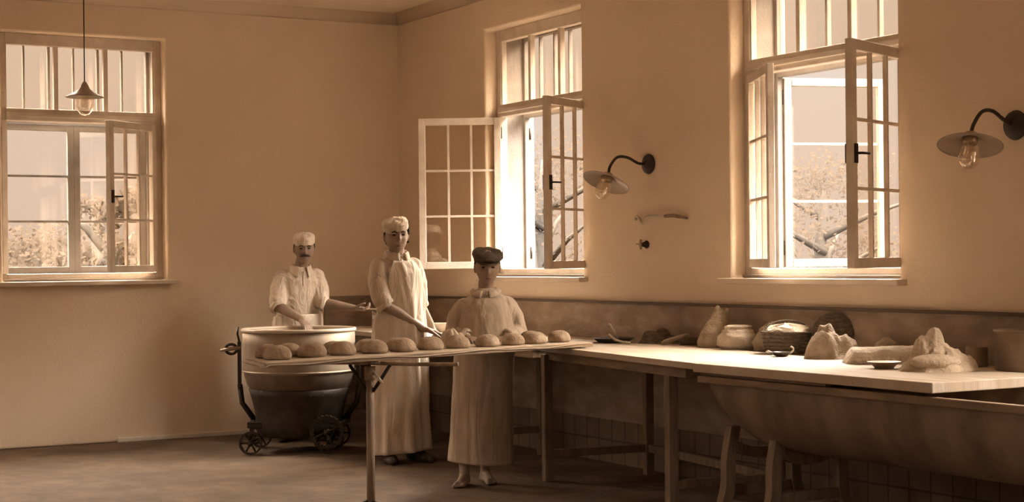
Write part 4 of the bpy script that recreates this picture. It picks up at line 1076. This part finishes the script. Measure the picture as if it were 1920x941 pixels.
soft(tq.build('trousers', M['trouser'], p1), .010, 3)
for sx, ax, ay in ((-1, -.12, .03), (1, .06, .08)):
    sm_ = MB(); foot(sm_, (ax, ay, .07), (.2*sx, -1, 0), 1.18, False); soft(sm_.build('shoe', M['shoe'], p1), .007, 3)
hairpiece(p1, Th, 1.03); white_cap(p1, Th, 1.03, .080, .098, .058, .052, R(8), R(-5))

# scoop held by him
# (built in the same orientation, a thing of its own)
sc = thing('dough_scoop', 'pale flat dough scoop held out by the man at the kettle', 'scoop', (.72, -1.215, 0), R(60.148))
MB().rings([[(.53, -.115, 1.032), (.53, -.115, 1.040), (.53, -.125, 1.040), (.53, -.125, 1.032)], [(.585, -.10, 1.028), (.585, -.10, 1.040), (.585, -.15, 1.040), (.585, -.15, 1.028)], [(.64, -.08, 1.030), (.64, -.08, 1.060), (.64, -.18, 1.060), (.64, -.18, 1.030)], [(.70, -.075, 1.032), (.70, -.075, 1.072), (.70, -.185, 1.072), (.70, -.185, 1.032)]], True, True, True, False).build('blade', M['enamel'], sc, bevel=.003)
MB().tube([(.44, -.118, 1.050), (.50, -.12, 1.040), (.545, -.12, 1.035)], [.011, .010, .010], 10).build('handle', M['leg_wood'], sc)

# ---- boy with the flat cap
p3 = person('boy in a dark flat cap, pale smock and long apron, standing behind the loaf board', 3.775, -1.243)
b = MB(); FA = R(0)
Th = Matrix.Translation((.012, -.035, 1.360)) @ Matrix.Rotation(R(5), 4, 'Z') @ Matrix.Rotation(R(5), 4, 'X')
HS = 1.0
head(b, Th, HS)
limb(b, [(0, .005, 1.17), (.005, -.015, 1.30)], [.052, .048])
torso(b, [(.70, -.02, 0, .12, .09, FA), (.80, -.015, 0, .135, .10, FA), (.92, 0, 0, .12, .088, FA), (1.05, 0, 0, .135, .095, FA), (1.11, 0, 0, .12, .07, FA), (1.19, 0, 0, .05, .046, FA)])
RS, RE, RW = (-.145, 0, 1.125), (-.205, .02, .965), (-.115, -.155, .925)
LS, LE, LW = (.15, 0, 1.125), (.205, .02, .955), (.135, -.155, .925)
limb(b, [(RS[0]*.9, RS[1]*.9, RS[2]-.02), RE, RW], [.038, .036, .024]); hand(b, RW, (.55, -.8, -.05), (.1, 0, -1), 1, .86, .35)
limb(b, [(LS[0]*.9, LS[1]*.9, LS[2]-.02), LE, LW], [.038, .036, .024]); hand(b, LW, (-.45, -.85, -.05), (-.1, 0, -1), -1, .86, .35)
FT = ((-1, -.145, -.045, (-.25, -1, 0)), (1, -.015, .08, (.35, -1, 0)))
for sx, ax, ay, dd in FT:
    limb(b, [(-.02+sx*.065, 0, .72), (ax+.01*sx, ay-.01, .40), (ax, ay+.01, .27), (ax, ay, .075)], [.075, .050, .046, .030]); foot(b, (ax, ay, .07), dd, .92, True)
soft(b.build('body', M['skin'], p3), .0045, 2)
face_parts(Th, HS, p3)
sh = MB()
torso(sh, [(.74, -.01, 0, .155, .115, FA), (.86, -.005, 0, .165, .125, FA), (.95, 0, 0, .172, .13, FA), (1.05, 0, 0, .172, .125, FA), (1.12, 0, 0, .168, .108, FA), (1.165, 0, .0, .135, .092, FA), (1.195, 0, -.003, .095, .078, FA), (1.22, 0, -.005, .072, .066, FA), (1.232, 0, -.005, .062, .060, FA)])
limb(sh, [(-.135, 0, 1.115), (-.185, .01, 1.04), (RE[0], RE[1], RE[2]), (RW[0]-.01, RW[1]+.03, RW[2]+.006)], [.062, .062, .056, .046])
limb(sh, [(.135, 0, 1.115), (.182, .01, 1.04), (LE[0], LE[1], LE[2]), (LW[0]+.01, LW[1]+.03, LW[2]+.006)], [.062, .060, .055, .044])
soft(sh.build('smock', M['smock'], p3), .0075, 3, [(fold_tex, .022), (wr_tex, .009)])
sleeve_roll([(RW[0]-.004, RW[1]+.018, RW[2]+.004), (RW[0]+.03, RW[1]-.03, RW[2])], .045, M['smock'], p3, 'cuff')
sleeve_roll([(LW[0]+.004, LW[1]+.018, LW[2]+.004), (LW[0]-.03, LW[1]-.03, LW[2])], .042, M['smock'], p3, 'cuff')
folded_collar(p3, (0, -.010), .062, .062, FA, 1.213, M['smock'], R(14), .024, .036, .02)
MB().ell((.006, -.100, 1.196), (.007, .004, .007)).build('button', M['enamel'], p3)
lv = [(1.172, 0, 0, .11, .09, FA, R(46)), (1.13, 0, 0, .155, .12, FA, R(46)), (1.05, 0, 0, .175, .135, FA, R(52)), (.90, 0, 0, .17, .14, FA, R(74)), (.82, -.005, 0, .165, .138, FA, R(100)), (.60, -.018, 0, .160, .138, FA, R(108)), (.14, -.035, 0, .176, .148, FA, R(112))]
add_apron(apron_sheet(lv, 0, 0, 3, .008, .6, .020, hem=lambda t: -.02*t, crease=.022), 'apron', M['boy_apron'], p3)
band(MB(), (0, 0), .162, .136, FA, .845, .865, .028).build('apron_string', M['boy_apron'], p3)
# flat cap
Tc = Th @ Matrix.Translation((0, -.004, .054*HS)) @ Matrix.Rotation(R(7), 4, 'X') @ Matrix.Rotation(R(4), 4, 'Y')
rs = []; n = 44
for r_, z_, fo in ((.94, -.014, 0), (1.0, -.010, 0), (1.12, .010, .004), (1.22, .026, .008), (1.20, .042, .008), (1.02, .056, .005), (.7, .064, 0), (.25, .067, 0)):
    rs.append([(.080*r_*math.cos(2*PI*k/n), .098*r_*math.sin(2*PI*k/n)-fo*2*(math.sin(2*PI*k/n) < 0), z_-(.012*(math.sin(2*PI*k/n) < -.3) if z_ > .02 else 0)+.003*math.sin(k*.8)) for k in range(n)])
cp = MB().rings(rs, True, False, True, True, Tc).build('flat_cap', M['tweed'], p3)
pk = MB(); rs = []
for i in range(13):
    a = R(-58)+R(116)*i/12; c, s_ = math.sin(a), -math.cos(a); o_ = 1+.42*math.cos(a*1.5)**2
    rs.append([(.078*c, .096*s_, -.006), (.078*c*o_, .096*s_*o_, -.016), (.078*c*o_, .096*s_*o_, -.011), (.080*c, .098*s_, .004)])
pk.rings(rs, True, True, True, True, Tc); pk.build('peak', M['tweed'], cp)
hairpiece(p3, Th, HS, False)
# folded cloth under his right arm, on the board edge
fc = crumple('folded_cloth', "crumpled pale cloth lying on the board by the boy's rolled sleeve", 'cloth', (4.205, -1.70, .898), .095, .085, .055, M['cloth'], 9.2, [(-.2, 0, .9, .7), (.4, .1, .7, .5)], .3, CR)
